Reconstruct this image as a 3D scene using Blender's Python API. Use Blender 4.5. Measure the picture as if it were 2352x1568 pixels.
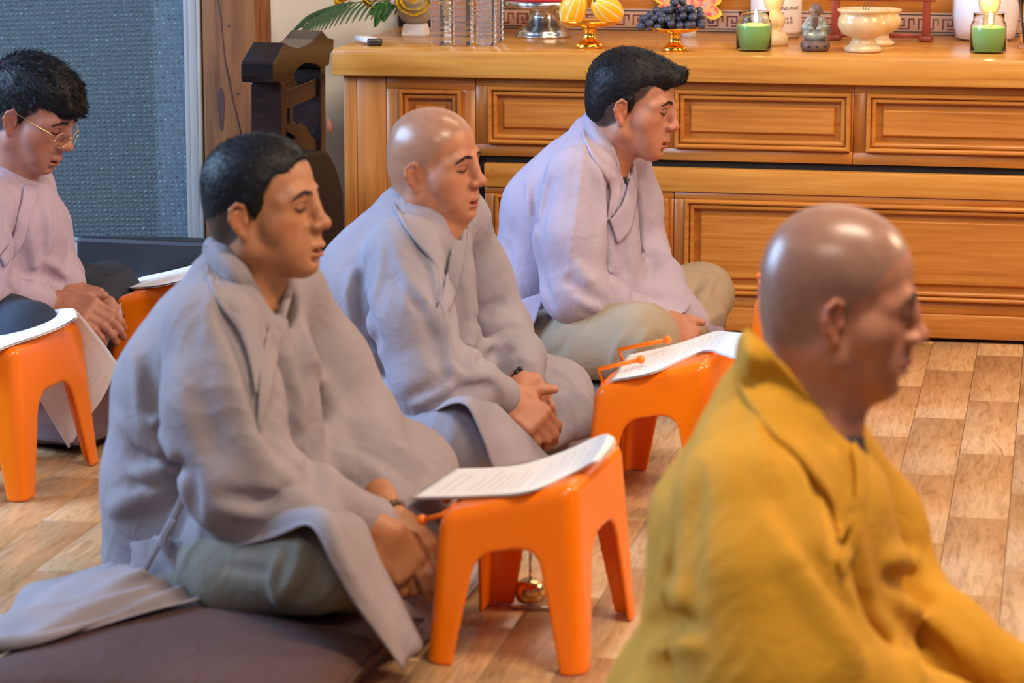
import bpy, bmesh, math, random
import numpy as np
from mathutils import Vector, Matrix, Euler
for o in list(bpy.data.objects): bpy.data.objects.remove(o)
SC = bpy.context.scene
COL = SC.collection
random.seed(7); RNG = np.random.default_rng(7)

# ------------------------------------------------------------------ camera
FPX = 6500.0; PITCH = math.radians(10.9); CAMH = 1.3
CP = np.array([0.0, 0.0, CAMH])
FW = np.array([0, math.cos(PITCH), -math.sin(PITCH)]); RT = np.array([1.0, 0, 0]); UP = np.array([0, math.sin(PITCH), math.cos(PITCH)])
cd = bpy.data.cameras.new('camera'); cam = bpy.data.objects.new('camera', cd); COL.objects.link(cam)
cd.sensor_width = 36; cd.lens = FPX / 2352 * 36; cd.clip_end = 60; cd.clip_start = .1
cam.location = CP; cam.rotation_euler = (math.pi/2 - PITCH, 0, 0)
cd.dof.use_dof = True; cd.dof.focus_distance = 6.3; cd.dof.aperture_fstop = 5.8
SC.camera = cam
# ------------------------------------------------------------------ light
w = bpy.data.worlds.new('world'); SC.world = w; w.use_nodes = True
w.node_tree.nodes['Background'].inputs[0].default_value = (.50, .62, .85, 1)
w.node_tree.nodes['Background'].inputs[1].default_value = .21
SC.view_settings.view_transform = 'Standard'; SC.view_settings.look = 'None'
SC.view_settings.exposure = 0.0; SC.view_settings.gamma = 1.0
def area(name, loc, target, size, col, power):
    l = bpy.data.lights.new(name, 'AREA'); l.shape = 'RECTANGLE'; l.size, l.size_y = size; l.color = col; l.energy = power
    o = bpy.data.objects.new(name, l); COL.objects.link(o); o.location = loc
    o.rotation_euler = (Vector(target) - Vector(loc)).to_track_quat('-Z', 'Y').to_euler(); return o
area('window_daylight', (-3.5, 5.4, 2.0), (0, 5.0, .45), (2.4, 1.5), (.42, .64, 1.0), 270)
area('ceiling_lamp_hall', (1.0, 3.0, 2.9), (.7, 4.6, 0), (1.2, .3), (1.0, .80, .60), 80)
area('added_fill_near', (-.4, .9, 2.9), (.2, 4.0, .2), (1.2, .3), (1.0, .86, .72), 34)  # unseen fill added near the camera to brighten the dark faces
area('ceiling_lamp_altar', (1.0, 5.9, 2.6), (.7, 6.9, .3), (1.6, .25), (1.0, .74, .48), 34)
area('ceiling_lamp_side', (2.9, 4.9, 2.1), (.4, 5.4, .3), (.9, .5), (1.0, .66, .42), 62)

# ------------------------------------------------------------------ pixel -> place
def ray(x, y): return FW + RT*((x-1176)/FPX) + UP*((784-y)/FPX)
def atz(x, y, z=0.0): r = ray(x, y); return CP + r*((z-CAMH)/r[2])
def atplane(x, y, o, n): r = ray(x, y); return CP + r*(np.dot(np.asarray(o)-CP, n)/np.dot(r, n))
def atd(x, y, d): return CP + ray(x, y)*d
def proj(p): v = np.asarray(p)-CP; d = v@FW; return 1176+FPX*(v@RT)/d, 784-FPX*(v@UP)/d

# ------------------------------------------------------------------ naming
def tag(o, label=None, cat=None, group=None, kind=None):
    for k, v in (('label', label), ('category', cat), ('group', group), ('kind', kind)):
        if v: o[k] = v
    return o
def empty(name, loc, rz=0.0, label=None, cat=None, group=None):
    o = bpy.data.objects.new(name, None); COL.objects.link(o); o.location = tuple(loc); o.rotation_euler = (0, 0, rz)
    o.empty_display_size = .05
    return tag(o, label, cat, group)
def link(name, me, mat=None, parent=None, loc=None, rot=None):
    o = bpy.data.objects.new(name, me); COL.objects.link(o)
    if mat is not None and not me.materials: me.materials.append(mat)
    if parent is not None: o.parent = parent
    if loc is not None: o.location = tuple(loc)
    if rot is not None: o.rotation_euler = rot
    return o
def wlink(name, me, mat, parent):      # mesh given in world coordinates, parented to an Empty (location + z rotation)
    m = Matrix.LocRotScale(parent.location, parent.rotation_euler, parent.scale).inverted()
    me.transform(m); return link(name, me, mat, parent)
def copy_tree(o, parent=None):
    c = o.copy(); COL.objects.link(c); c.parent = parent
    for ch in list(o.children): copy_tree(ch, c)
    return c

# ------------------------------------------------------------------ materials
MATS = {}
def mat(name, col=(.8, .8, .8), rough=.5, metal=0.0, **kw):
    m = bpy.data.materials.new(name); m.use_nodes = True; b = m.node_tree.nodes['Principled BSDF']
    b.inputs['Base Color'].default_value = (*col, 1); b.inputs['Roughness'].default_value = rough; b.inputs['Metallic'].default_value = metal
    for k, v in kw.items():
        b.inputs[k].default_value = (*v, 1) if isinstance(v, tuple) and len(v) == 3 and 'Color' in k else v
    MATS[name] = m; return m
def N(m, t, **kw):
    n = m.node_tree.nodes.new(t)
    for k, v in kw.items():
        if k in n.inputs: n.inputs[k].default_value = v
        else: setattr(n, k, v)
    return n
def L(m, a, ao, b, bi): m.node_tree.links.new(a.outputs[ao], b.inputs[bi])
def bsdf(m): return m.node_tree.nodes['Principled BSDF']
def ramp(m, stops):
    r = m.node_tree.nodes.new('ShaderNodeValToRGB'); e = r.color_ramp.elements
    while len(e) < len(stops): e.new(.5)
    for i, (p, c) in enumerate(stops): e[i].position = p; e[i].color = (*c, 1)
    return r
def coords(m, scale, kind='Object', rot=(0, 0, 0)):
    t = N(m, 'ShaderNodeTexCoord'); mp = N(m, 'ShaderNodeMapping'); mp.inputs['Scale'].default_value = scale; mp.inputs['Rotation'].default_value = rot
    L(m, t, kind, mp, 'Vector'); return mp
def noise_mat(name, stops, scale=(1, 1, 1), nscale=5.0, detail=5.0, rough=.5, bump=0.0, dist=0.0, kind='Object', **kw):
    m = mat(name, (1, 1, 1), rough, **kw); mp = coords(m, scale, kind)
    n = N(m, 'ShaderNodeTexNoise'); n.inputs['Scale'].default_value = nscale; n.inputs['Detail'].default_value = detail; n.inputs['Distortion'].default_value = dist
    L(m, mp, 'Vector', n, 'Vector'); r = ramp(m, stops); L(m, n, 'Fac', r, 'Fac'); L(m, r, 'Color', bsdf(m), 'Base Color')
    if bump:
        b = N(m, 'ShaderNodeBump'); b.inputs['Strength'].default_value = bump; b.inputs['Distance'].default_value = .002
        L(m, n, 'Fac', b, 'Height'); L(m, b, 'Normal', bsdf(m), 'Normal')
    return m

# ------------------------------------------------------------------ mesh helpers
def mesh(name, V, Fc, smooth=False, uv=None):
    me = bpy.data.meshes.new(name); me.from_pydata([tuple(map(float, v)) for v in V], [], [tuple(map(int, f)) for f in Fc]); me.update()
    if smooth: me.polygons.foreach_set('use_smooth', [True]*len(me.polygons))
    if uv is not None:
        l = me.uv_layers.new(name='UVMap'); idx = np.empty(len(me.loops), int); me.loops.foreach_get('vertex_index', idx)
        l.data.foreach_set('uv', np.asarray(uv, float)[idx].ravel())
    return me
def bm_mesh(name, bm, smooth=False, bevel=0.0, seg=2):
    if bevel: bmesh.ops.bevel(bm, geom=bm.edges[:], offset=bevel, segments=seg, affect='EDGES', profile=.5, clamp_overlap=True)
    bmesh.ops.recalc_face_normals(bm, faces=bm.faces)
    me = bpy.data.meshes.new(name); bm.to_mesh(me); bm.free()
    if smooth: me.polygons.foreach_set('use_smooth', [True]*len(me.polygons))
    return me
def box_me(name, lo, hi, bevel=0.0, seg=2):
    bm = bmesh.new(); bmesh.ops.create_cube(bm, size=1)
    lo = Vector(lo); hi = Vector(hi)
    for v in bm.verts: v.co = Vector([lo[i]+(v.co[i]+.5)*(hi[i]-lo[i]) for i in range(3)])
    return bm_mesh(name, bm, bevel > 0, bevel, seg)
def lathe_me(name, prof, seg=32, smooth=True, sq=0.0):
    V = []; Fc = []; n = len(prof)
    for i in range(seg):
        a = 2*math.pi*i/seg; c, s = math.cos(a), math.sin(a)
        k = 1.0 if not sq else (1-sq)+sq/max(abs(c), abs(s))
        for r, z in prof: V.append((r*c*k, r*s*k, z))
    for i in range(seg):
        j = (i+1) % seg
        for k in range(n-1): Fc.append((i*n+k, j*n+k, j*n+k+1, i*n+k+1))
    V.append((0, 0, prof[0][1])); V.append((0, 0, prof[-1][1])); b, t = len(V)-2, len(V)-1
    for i in range(seg):
        j = (i+1) % seg; Fc.append((b, j*n, i*n)); Fc.append((t, i*n+n-1, j*n+n-1))
    me = mesh(name, V, Fc, smooth); return me
def tube_vf(pts, rad, seg=8, off=0):
    pts = [np.asarray(p, float) for p in pts]; n = len(pts); V = []; Fc = []
    rad = list(rad) if hasattr(rad, '__len__') else [rad]*n
    prev = None
    for i in range(n):
        t = pts[min(i+1, n-1)]-pts[max(i-1, 0)]; t = t/(np.linalg.norm(t)+1e-9)
        if prev is None:
            u = np.cross(t, [0, 0, 1.0]);
            if np.linalg.norm(u) < .1: u = np.cross(t, [0, 1.0, 0])
        else: u = prev-t*np.dot(prev, t)
        u /= np.linalg.norm(u)+1e-9; prev = u; v = np.cross(t, u)
        for k in range(seg):
            a = 2*math.pi*k/seg; V.append(pts[i]+rad[i]*(math.cos(a)*u+math.sin(a)*v))
    for i in range(n-1):
        for k in range(seg):
            k2 = (k+1) % seg; Fc.append((off+i*seg+k, off+i*seg+k2, off+(i+1)*seg+k2, off+(i+1)*seg+k))
    Fc.append(tuple(off+k for k in range(seg-1, -1, -1))); Fc.append(tuple(off+(n-1)*seg+k for k in range(seg)))
    return V, Fc
def tube_me(name, pts, rad, seg=8): V, Fc = tube_vf(pts, rad, seg); return mesh(name, V, Fc, True)
def prism_me(name, poly, o, eu, ev, en, t, bevel=0.0):      # polygon (u,v) in plane o+u*eu+v*ev, thickness t along en
    bm = bmesh.new(); o, eu, ev, en = (np.asarray(q, float) for q in (o, eu, ev, en))
    vs = [bm.verts.new(tuple(o+eu*u+ev*v)) for u, v in poly]; f = bm.faces.new(vs)
    r = bmesh.ops.extrude_face_region(bm, geom=[f]); d = Vector(tuple(en*t))
    for g in r['geom']:
        if isinstance(g, bmesh.types.BMVert): g.co += d
    return bm_mesh(name, bm, False, bevel, 2)
def catmull(pts, n):
    P = np.asarray(pts, float); m = len(P); out = []
    ts = np.linspace(0, m-1, n)
    for t in ts:
        i = min(int(t), m-2); u = t-i; p1, p2 = P[i], P[i+1]; p0 = P[i-1] if i > 0 else 2*p1-p2; p3 = P[i+2] if i+2 < m else 2*p2-p1
        out.append(.5*((2*p1)+(-p0+p2)*u+(2*p0-5*p1+4*p2-p3)*u*u+(-p0+3*p1-3*p2+p3)*u**3))
    return np.array(out)
def sheet_me(name, ctrl, nu=24, nv=24, thick=.0025, wav=None):     # ctrl[row][col] = xyz, smooth cloth/paper sheet of real thickness
    C_ = np.asarray(ctrl, float); rows = np.array([catmull(r, nv) for r in C_]); G = np.array([catmull(rows[:, j], nu) for j in range(nv)]).transpose(1, 0, 2)
    du = np.gradient(G, axis=0); dv = np.gradient(G, axis=1); nn = np.cross(du, dv); nn /= np.linalg.norm(nn, axis=2, keepdims=True)+1e-9
    if wav is not None:
        uu, vv = np.meshgrid(np.linspace(0, 1, nu), np.linspace(0, 1, nv), indexing='ij'); G = G+nn*wav(uu, vv)[..., None]
    A = (G+nn*thick/2).reshape(-1, 3); B = (G-nn*thick/2).reshape(-1, 3); n = nu*nv; V = np.vstack([A, B]); Fc = []
    for i in range(nu-1):
        for j in range(nv-1):
            a, b, c, d = i*nv+j, (i+1)*nv+j, (i+1)*nv+j+1, i*nv+j+1
            Fc.append((a, b, c, d)); Fc.append((n+d, n+c, n+b, n+a))
    rim = [i*nv for i in range(nu)]+[(nu-1)*nv+j for j in range(1, nv)]+[i*nv+nv-1 for i in range(nu-2, -1, -1)]+[j for j in range(nv-2, 0, -1)]
    for k in range(len(rim)):
        a, b = rim[k], rim[(k+1) % len(rim)]; Fc.append((b, a, n+a, n+b))
    uu, vv = np.meshgrid(np.linspace(0, 1, nu), np.linspace(0, 1, nv), indexing='ij'); uv = np.stack([uu.ravel(), vv.ravel()], 1)
    return mesh(name, V, Fc, True, np.vstack([uv, uv]))
# ------------------------------------------------------------------ signed-distance modelling (bodies, cloth, plastic)
def nrm(v): v = np.asarray(v, float); return v/(np.linalg.norm(v)+1e-12)
def rotm(yaw=0, pitch=0, roll=0):      # columns: forward, left, up ; yaw about z, pitch>0 looks down, roll>0 tilts to the right ear
    cy, sy = math.cos(yaw), math.sin(yaw); Rz = np.array([[cy, -sy, 0], [sy, cy, 0], [0, 0, 1]])
    cp, sp = math.cos(pitch), math.sin(pitch); Ry = np.array([[cp, 0, sp], [0, 1, 0], [-sp, 0, cp]])
    cr, sr = math.cos(roll), math.sin(roll); Rx = np.array([[1, 0, 0], [0, cr, -sr], [0, sr, cr]])
    return Rz@Ry@Rx
def smin(a, b, k):
    h = np.maximum(k-np.abs(a-b), 0)/k; return np.minimum(a, b)-h*h*k*.25
def smax(a, b, k): return -smin(-a, -b, k)
class Prim:
    def __init__(s, f, c, r, k=.02, op='u'): s.f = f; s.c = np.asarray(c, float); s.r = r; s.k = k; s.op = op
def RC(a, b, ra, rb=None, k=.02, op='u', sq=None):       # round cone, optionally squashed along an axis
    a = np.asarray(a, np.float64); b = np.asarray(b, np.float64); rb = ra if rb is None else rb; ab = b-a; L2 = max(ab@ab, 1e-12)
    def f(P):
        v = P-a; t = np.clip((v@ab)/L2, 0, 1); q = v-t[:, None]*ab; r = ra+(rb-ra)*t
        if sq is not None:
            ax, s_ = sq; ax = nrm(ax); q = q+(q@ax)[:, None]*ax*(1/s_-1)
            return (np.sqrt((q*q).sum(1))-r)*min(1, s_) if s_ < 1 else np.sqrt((q*q).sum(1))-r
        return np.sqrt((q*q).sum(1))-r
    m = 1 if sq is None else max(1, sq[1])
    return Prim(f, (a+b)/2, math.sqrt(L2)/2+max(ra, rb)*m, k, op)
def CH(pts, rad, k=.02, op='u', sq=None): return [RC(pts[i], pts[i+1], rad[i], rad[i+1], k, op, sq) for i in range(len(pts)-1)]
def EL(c, rad, R=None, k=.02, op='u'):
    c = np.asarray(c, float); rad = np.asarray(rad, float); R = np.eye(3) if R is None else R; i1 = 1/rad; i2 = 1/(rad*rad)
    def f(P):
        q = (P-c)@R; a = np.sqrt(((q*i1)**2).sum(1)); b = np.sqrt(((q*i2)**2).sum(1)); return a*(a-1)/np.maximum(b, 1e-9)
    return Prim(f, c, rad.max(), k, op)
def BX(c, half, R=None, rr=.01, k=.02, op='u'):
    c = np.asarray(c, float); half = np.asarray(half, float)-rr; R = np.eye(3) if R is None else R
    def f(P):
        q = np.abs((P-c)@R)-half; return np.sqrt((np.maximum(q, 0)**2).sum(1))+np.minimum(q.max(1), 0)-rr
    return Prim(f, c, np.linalg.norm(half)+rr, k, op)
def HS(o, n, c, r, k=.01, op='s'):      # half space, used to cut (removes the side n points to)
    o = np.asarray(o, float); n = nrm(n)
    return Prim(lambda P: -((P-o)@n), c, r, k, op)
class SDF:
    def __init__(s, prims=None): s.p = list(prims or []); s.folds = []
    def add(s, *q):
        for x in q:
            if isinstance(x, (list, tuple)): s.p.extend(x)
            else: s.p.append(x)
        return s
    def ev(s, P, prims=None, folds=None):
        d = np.full(len(P), 1.0)
        for p in (s.p if prims is None else prims):
            v = p.f(P)
            d = smin(d, v, p.k) if p.op == 'u' else smax(d, -v, p.k)
        for (A, w, amp, c, r) in (s.folds if folds is None else folds):
            dm = np.full(len(P), 9.0); am = np.zeros(len(P)); n = len(A)-1
            for i in range(n):
                ab = A[i+1]-A[i]; v = P-A[i]; t = np.clip(v@ab/(ab@ab+1e-12), 0, 1); q = v-t[:, None]*ab; dd = np.sqrt((q*q).sum(1))
                sel = dd < dm; dm = np.where(sel, dd, dm); am = np.where(sel, (i+t)/n, am)
            d = d-amp*np.exp(-(dm/w)**2)*np.clip(4*am*(1-am)+.12, 0, 1)**.5
        return d
    def near(s, c, hd):
        return [p for p in s.p if np.linalg.norm(c-p.c)-p.r < hd+p.k+.012], [f for f in s.folds if np.linalg.norm(c-f[3])-f[4] < hd+.002]
    def fold(s, pts, w, amp):
        A = np.asarray(pts, float); c = A.mean(0); r = np.linalg.norm(A-c, axis=1).max()+2.6*w; s.folds.append((A, w, amp, c, r))
    def hit(s, o, d, t0, t1):       # march rays o+t*d (batch) to the surface
        n = len(d); t = np.full(n, float(t0)); done = np.zeros(n, bool); P = o+d*(t0+t1)/2; pr = [p for p in s.p if p.op == 'u']
        live = np.arange(n)
        for _ in range(70):
            v = s.ev(o+d[live]*t[live][:, None], folds=[]); hit = v < .0015; done[live[hit]] = True; t[live] += np.where(hit, 0, np.maximum(v*.9, .001))
            live = live[(~hit) & (t[live] < t1)]
            if not len(live): break
        return t, done & (t < t1)
    def mesh(s, name, vox=.006, B=14, attr=None, relax=1, one=False):
        los = np.min([p.c-p.r for p in s.p if p.op == 'u'], 0)-.03; his = np.max([p.c+p.r for p in s.p if p.op == 'u'], 0)+.03
        bs = vox*B; nb = np.ceil((his-los)/bs).astype(int); ii = np.stack(np.meshgrid(*[np.arange(k) for k in nb], indexing='ij'), -1).reshape(-1, 3)
        cen = los+(ii+.5)*bs; hd = bs*.8661; dc = np.concatenate([s.ev(cen[i:i+20000], folds=[]) for i in range(0, len(cen), 20000)])
        act = ii[np.abs(dc) < hd*1.25+.02]; g = np.arange(B+1); gx = np.stack(np.meshgrid(g, g, g, indexing='ij'), -1)
        dim = nb*B+3; ids = []; pos = []; edges = []
        lin = lambda I: (I[:, 0]*dim[1]+I[:, 1])*dim[2]+I[:, 2]
        off8 = np.array([[a, b, c] for a in (0, 1) for b in (0, 1) for c in (0, 1)])
        E12 = [(0, 1), (0, 2), (0, 4), (1, 3), (1, 5), (2, 3), (2, 6), (3, 7), (4, 5), (4, 6), (5, 7), (6, 7)]
        for b in act:
            base = b*B; c = los+(b+.5)*bs; pr, fo = s.near(c, hd)
            if not pr: continue
            P = los+(base+gx.reshape(-1, 3))*vox; D = s.ev(P, pr, fo).reshape(B+1, B+1, B+1); S = D < 0
            if S.all() or not S.any(): continue
            cn = [S[o[0]:B+o[0], o[1]:B+o[1], o[2]:B+o[2]] for o in off8]; cnt = sum(x.astype(np.int8) for x in cn); mix = (cnt > 0) & (cnt < 8)
            I = np.argwhere(mix)
            if not len(I): continue
            v8 = np.stack([D[I[:, 0]+o[0], I[:, 1]+o[1], I[:, 2]+o[2]] for o in off8], 1); acc = np.zeros((len(I), 3)); num = np.zeros(len(I))
            for a_, b_ in E12:
                va, vb = v8[:, a_], v8[:, b_]; m = (va < 0) != (vb < 0); t = np.where(m, va/np.where(m, va-vb, 1), 0)
                acc += np.where(m[:, None], off8[a_]+t[:, None]*(off8[b_]-off8[a_]), 0); num += m
            pos.append(los+(base+I+acc/num[:, None])*vox); gi = base+I+1; ids.append(lin(gi))
            for ax, nbc in ((0, 4), (1, 2), (2, 1)):
                s0 = v8[:, 0] < 0; s1 = v8[:, nbc] < 0; m = s0 != s1
                if m.any(): edges.append((gi[m], np.full(m.sum(), ax), s0[m]))
        ids = np.concatenate(ids); pos = np.concatenate(pos); order = np.argsort(ids); ids = ids[order]; pos = pos[order]
        G = np.concatenate([e[0] for e in edges]); AX = np.concatenate([e[1] for e in edges]); SG = np.concatenate([e[2] for e in edges])
        Fq = []
        for ax in range(3):
            m = AX == ax; g_ = G[m]; sg = SG[m]; u, v = [(1, 2), (2, 0), (0, 1)][ax]; eu = np.eye(3, dtype=int)[u]; ev = np.eye(3, dtype=int)[v]
            q = np.stack([lin(g_-eu-ev), lin(g_-ev), lin(g_), lin(g_-eu)], 1); k = np.searchsorted(ids, q); k = np.clip(k, 0, len(ids)-1); ok = (ids[k] == q).all(1)
            k = k[ok]; sg = sg[ok]; k[~sg] = k[~sg][:, ::-1]; Fq.append(k)
        Fq = np.concatenate(Fq)
        if one:      # keep only the outer, largest piece (drops closed inner voids)
            lab = np.arange(len(pos))
            while True:
                m_ = lab[Fq].min(1); new = lab.copy(); np.minimum.at(new, Fq.ravel(), np.repeat(m_, 4)); new = new[new]
                if (new == lab).all(): break
                lab = new
            big = np.bincount(lab).argmax(); Fq = Fq[lab[Fq[:, 0]] == big]; us, inv = np.unique(Fq.ravel(), return_inverse=True); pos = pos[us]; Fq = inv.reshape(-1, 4)
        for _ in range(relax):      # Laplacian relax, then nothing: keeps quads even
            nb_ = np.zeros_like(pos); ct = np.zeros(len(pos))
            for a_ in range(4):
                i, j = Fq[:, a_], Fq[:, (a_+1) % 4]; np.add.at(nb_, i, pos[j]); np.add.at(nb_, j, pos[i]); np.add.at(ct, i, 1); np.add.at(ct, j, 1)
            pos = pos*.6+.4*nb_/np.maximum(ct, 1)[:, None]
        me = bpy.data.meshes.new(name); me.vertices.add(len(pos)); me.vertices.foreach_set('co', pos.astype(np.float32).ravel())
        me.loops.add(len(Fq)*4); me.loops.foreach_set('vertex_index', Fq.astype(np.int32).ravel()); me.polygons.add(len(Fq))
        me.polygons.foreach_set('loop_start', (np.arange(len(Fq))*4).astype(np.int32)); me.update(calc_edges=True); me.validate()
        me.polygons.foreach_set('use_smooth', [True]*len(me.polygons))
        if attr is not None: set_col(me, attr(pos))
        return me
def set_col(me, rgb):
    a = me.color_attributes.new('Col', 'FLOAT_COLOR', 'POINT'); c = np.ones((len(me.vertices), 4), np.float32); c[:, :rgb.shape[1]] = rgb; a.data.foreach_set('color', c.ravel())
def vpos(me): a = np.empty(len(me.vertices)*3, np.float32); me.vertices.foreach_get('co', a); return a.reshape(-1, 3).astype(float)
def join_me(name, mes):
    bm = bmesh.new()
    for m in mes: bm.from_mesh(m)
    me = bpy.data.meshes.new(name); bm.to_mesh(me); bm.free(); me.polygons.foreach_set('use_smooth', [True]*len(me.polygons)); return me
def split_faces(me, keyf):         # split one mesh into several by a face key
    n = len(me.polygons); c = np.empty(n*3, np.float32); me.polygons.foreach_get('center', c); key = keyf(c.reshape(-1, 3)); out = {}
    P = vpos(me); lv = np.empty(n*4, np.int32); me.loops.foreach_get('vertex_index', lv); Q = lv.reshape(-1, 4)
    for k in np.unique(key):
        q = Q[key == k]; u, inv = np.unique(q.ravel(), return_inverse=True); m = bpy.data.meshes.new('part'); m.from_pydata(P[u].tolist(), [], inv.reshape(-1, 4).tolist()); m.update()
        m.polygons.foreach_set('use_smooth', [True]*len(m.polygons)); out[int(k)] = m
    return out
# ------------------------------------------------------------------ altar frame of reference
TH = math.radians(11); AX = np.array([math.cos(TH), -math.sin(TH), 0]); AB = np.array([math.sin(TH), math.cos(TH), 0]); AO = atz(2113, 781)
ZT = .685
def AL(u, t, z=0.0): return AO+AX*u+AB*t+np.array([0, 0, z])
def onfront(x, y, t=0.0): p = atplane(x, y, AO+AB*t, AB); return float((p-AO)@AX), float(p[2])
def ontop(x, y, z=ZT): p = atz(x, y, z); return float((p-AO)@AX), float((p-AO)@AB)

# ------------------------------------------------------------------ materials of the room
def wood(name, c0, c1, c2, scale, rough=.35, bump=.05, ns=3.0, coat=.0):
    m = noise_mat(name, [(.28, c0), (.5, c1), (.72, c2)], scale, ns, 6, rough, bump, .6)
    if coat: bsdf(m).inputs['Coat Weight'].default_value = coat; bsdf(m).inputs['Coat Roughness'].default_value = .15
    return m
wood_h = wood('altar_wood_h', (.37, .125, .018), (.49, .18, .028), (.57, .235, .045), (1.1, 12, 26), .33, .04)
wood_v = wood('altar_wood_v', (.34, .115, .018), (.44, .155, .026), (.51, .195, .04), (22, 12, 1.0), .36, .04)
wood_top = wood('altar_wood_top', (.47, .18, .028), (.58, .25, .042), (.66, .32, .065), (1.0, 9, 20), .24, .03)
post_wood = wood('post_wood', (.13, .045, .014), (.25, .095, .03), (.31, .135, .048), (9, 9, .9), .5, .1, 3.5)
dark_wood = wood('rosewood', (.006, .004, .004), (.010, .006, .006), (.017, .010, .009), (4, 4, 20), .22, .02)
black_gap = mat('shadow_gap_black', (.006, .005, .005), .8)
wall_m = noise_mat('plaster_white', [(.3, (.74, .75, .75)), (.7, (.80, .81, .81))], (1, 1, 1), 14, 4, .85, .05)
alu = mat('door_aluminium', (.40, .37, .34), .55, .1)
plank_m = mat('vinyl_plank', (1, 1, 1), .33)
def _plank():
    m = plank_m; mp = coords(m, (9, 1.1, 1)); oi = N(m, 'ShaderNodeObjectInfo'); vm = N(m, 'ShaderNodeVectorMath', operation='ADD'); sc = N(m, 'ShaderNodeVectorMath', operation='SCALE')
    cb = N(m, 'ShaderNodeCombineXYZ'); L(m, oi, 'Random', cb, 'X'); L(m, oi, 'Random', cb, 'Y'); L(m, cb, 'Vector', sc, 0); sc.inputs['Scale'].default_value = 37
    L(m, mp, 'Vector', vm, 0); L(m, sc, 'Vector', vm, 1)
    n = N(m, 'ShaderNodeTexNoise'); n.inputs['Scale'].default_value = 7; n.inputs['Detail'].default_value = 7; n.inputs['Distortion'].default_value = 1.6; n.inputs['Roughness'].default_value = .62; L(m, vm, 'Vector', n, 'Vector')
    r = ramp(m, [(.28, (.30, .155, .062)), (.42, (.47, .27, .125)), (.55, (.56, .34, .165)), (.75, (.64, .415, .22))]); L(m, n, 'Fac', r, 'Fac')
    r2 = ramp(m, [(0, (.88, .87, .86)), (1, (1.02, 1.02, 1.02))]); L(m, oi, 'Random', r2, 'Fac')
    mx = N(m, 'ShaderNodeMix', data_type='RGBA', blend_type='MULTIPLY'); mx.inputs[0].default_value = 1; L(m, r, 'Color', mx, 6); L(m, r2, 'Color', mx, 7); L(m, mx, 2, bsdf(m), 'Base Color')
    b = N(m, 'ShaderNodeBump'); b.inputs['Strength'].default_value = .12; b.inputs['Distance'].default_value = .001; L(m, n, 'Fac', b, 'Height'); L(m, b, 'Normal', bsdf(m), 'Normal')
_plank()

# ------------------------------------------------------------------ floor of planks
fl = link('floor', box_me('floor', (-4.2, 1.0, -.06), (4.2, 9.2, -.003)), mat('floor_joint', (.16, .09, .045), .7)); tag(fl, kind='structure')
PW, PL = .1085, .52
pk = box_me('plank', (-PW/2+.0006, -PL/2+.0006, -.01), (PW/2-.0006, PL/2-.0006, 0), .0007, 1); pk.materials.append(plank_m)
def frange(a, b, s):
    while a < b: yield a; a += s
u0 = float((atz(2142.5, 787)-AO)@AX)
np_ = 0
for c in range(-40, 30):
    uc = u0+PW*(c+.5); ph = ((c*0.377+.11) % 1)*PL
    for k in range(-9, 1):
        tc = ph+PL*(k-.3); q = AL(uc, tc)
        if tc > .9: continue
        x, y = proj(q); xs = [proj(AL(uc+a*PW/2, tc+b*PL/2)) for a in (-1, 1) for b in (-1, 1)]
        if max(s[0] for s in xs) < -40 or min(s[0] for s in xs) > 2950 or min(s[1] for s in xs) > 1850 or max(s[1] for s in xs) < 560: continue
        o = link('plank', pk, None, fl, q, (0, 0, -TH)); np_ += 1
# rest of the boards beyond the picture
print('planks', np_)
# ------------------------------------------------------------------ walls, post, door
WT = .72
def slab(name, u0, u1, t0, t1, z0, z1, m, par=None, kind='structure', bevel=0.0):
    me = box_me(name, (u0, t0, z0), (u1, t1, z1), bevel); o = link(name, me, m)
    if par is not None: o.parent = par
    else: o.location = tuple(AO); o.rotation_euler = (0, 0, -TH)
    return tag(o, kind=kind if par is None else None)
slab('wall_back', -1.95, 3.4, WT, WT+.1, 0, 2.9, wall_m)
slab('wall_recess', -1.95, -1.81, .06, WT, 0, 2.9, wall_m)
uA = onfront(470, 100)[0]; uB = onfront(594, 100)[0]
p_ = slab('trim_1', uA, uB, -.02, .12, 0, 2.9, post_wood, bevel=.004); tag(p_, 'reddish brown timber post with a long crack beside the glass door', 'post')
kn = mat('knot_dark', (.055, .022, .022), .6)
for kx, ky, kw_, kh, nm in ((508, 250, 8, 52, 'knot'), (525, 60, 3, 3, 'nail_hole'), (546, 215, 3, 3, 'nail_hole')):
    u_, z_ = onfront(kx, ky, -.02); s_ = 6.9/6500
    poly = [(u_+s_*kw_*math.cos(a)*(1+.2*math.sin(3*a)), z_+s_*kh*math.sin(a)) for a in np.linspace(0, 2*math.pi, 17)[:-1]]
    link(nm, prism_me(nm, poly, (0, -.0212, 0), (1, 0, 0), (0, 0, 1), (0, 1, 0), .002), kn, p_)
crack = [onfront(x, y, -.02) for x, y in ((500, 0), (508, 40), (512, 90), (517, 140), (527, 185), (536, 235), (548, 280), (556, 320))]
link('crack', tube_me('crack', [(u, -.0202, z) for u, z in crack], [.0012, .0016, .0012, .002, .003, .0022, .002, .0015], 5), kn, p_)
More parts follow.
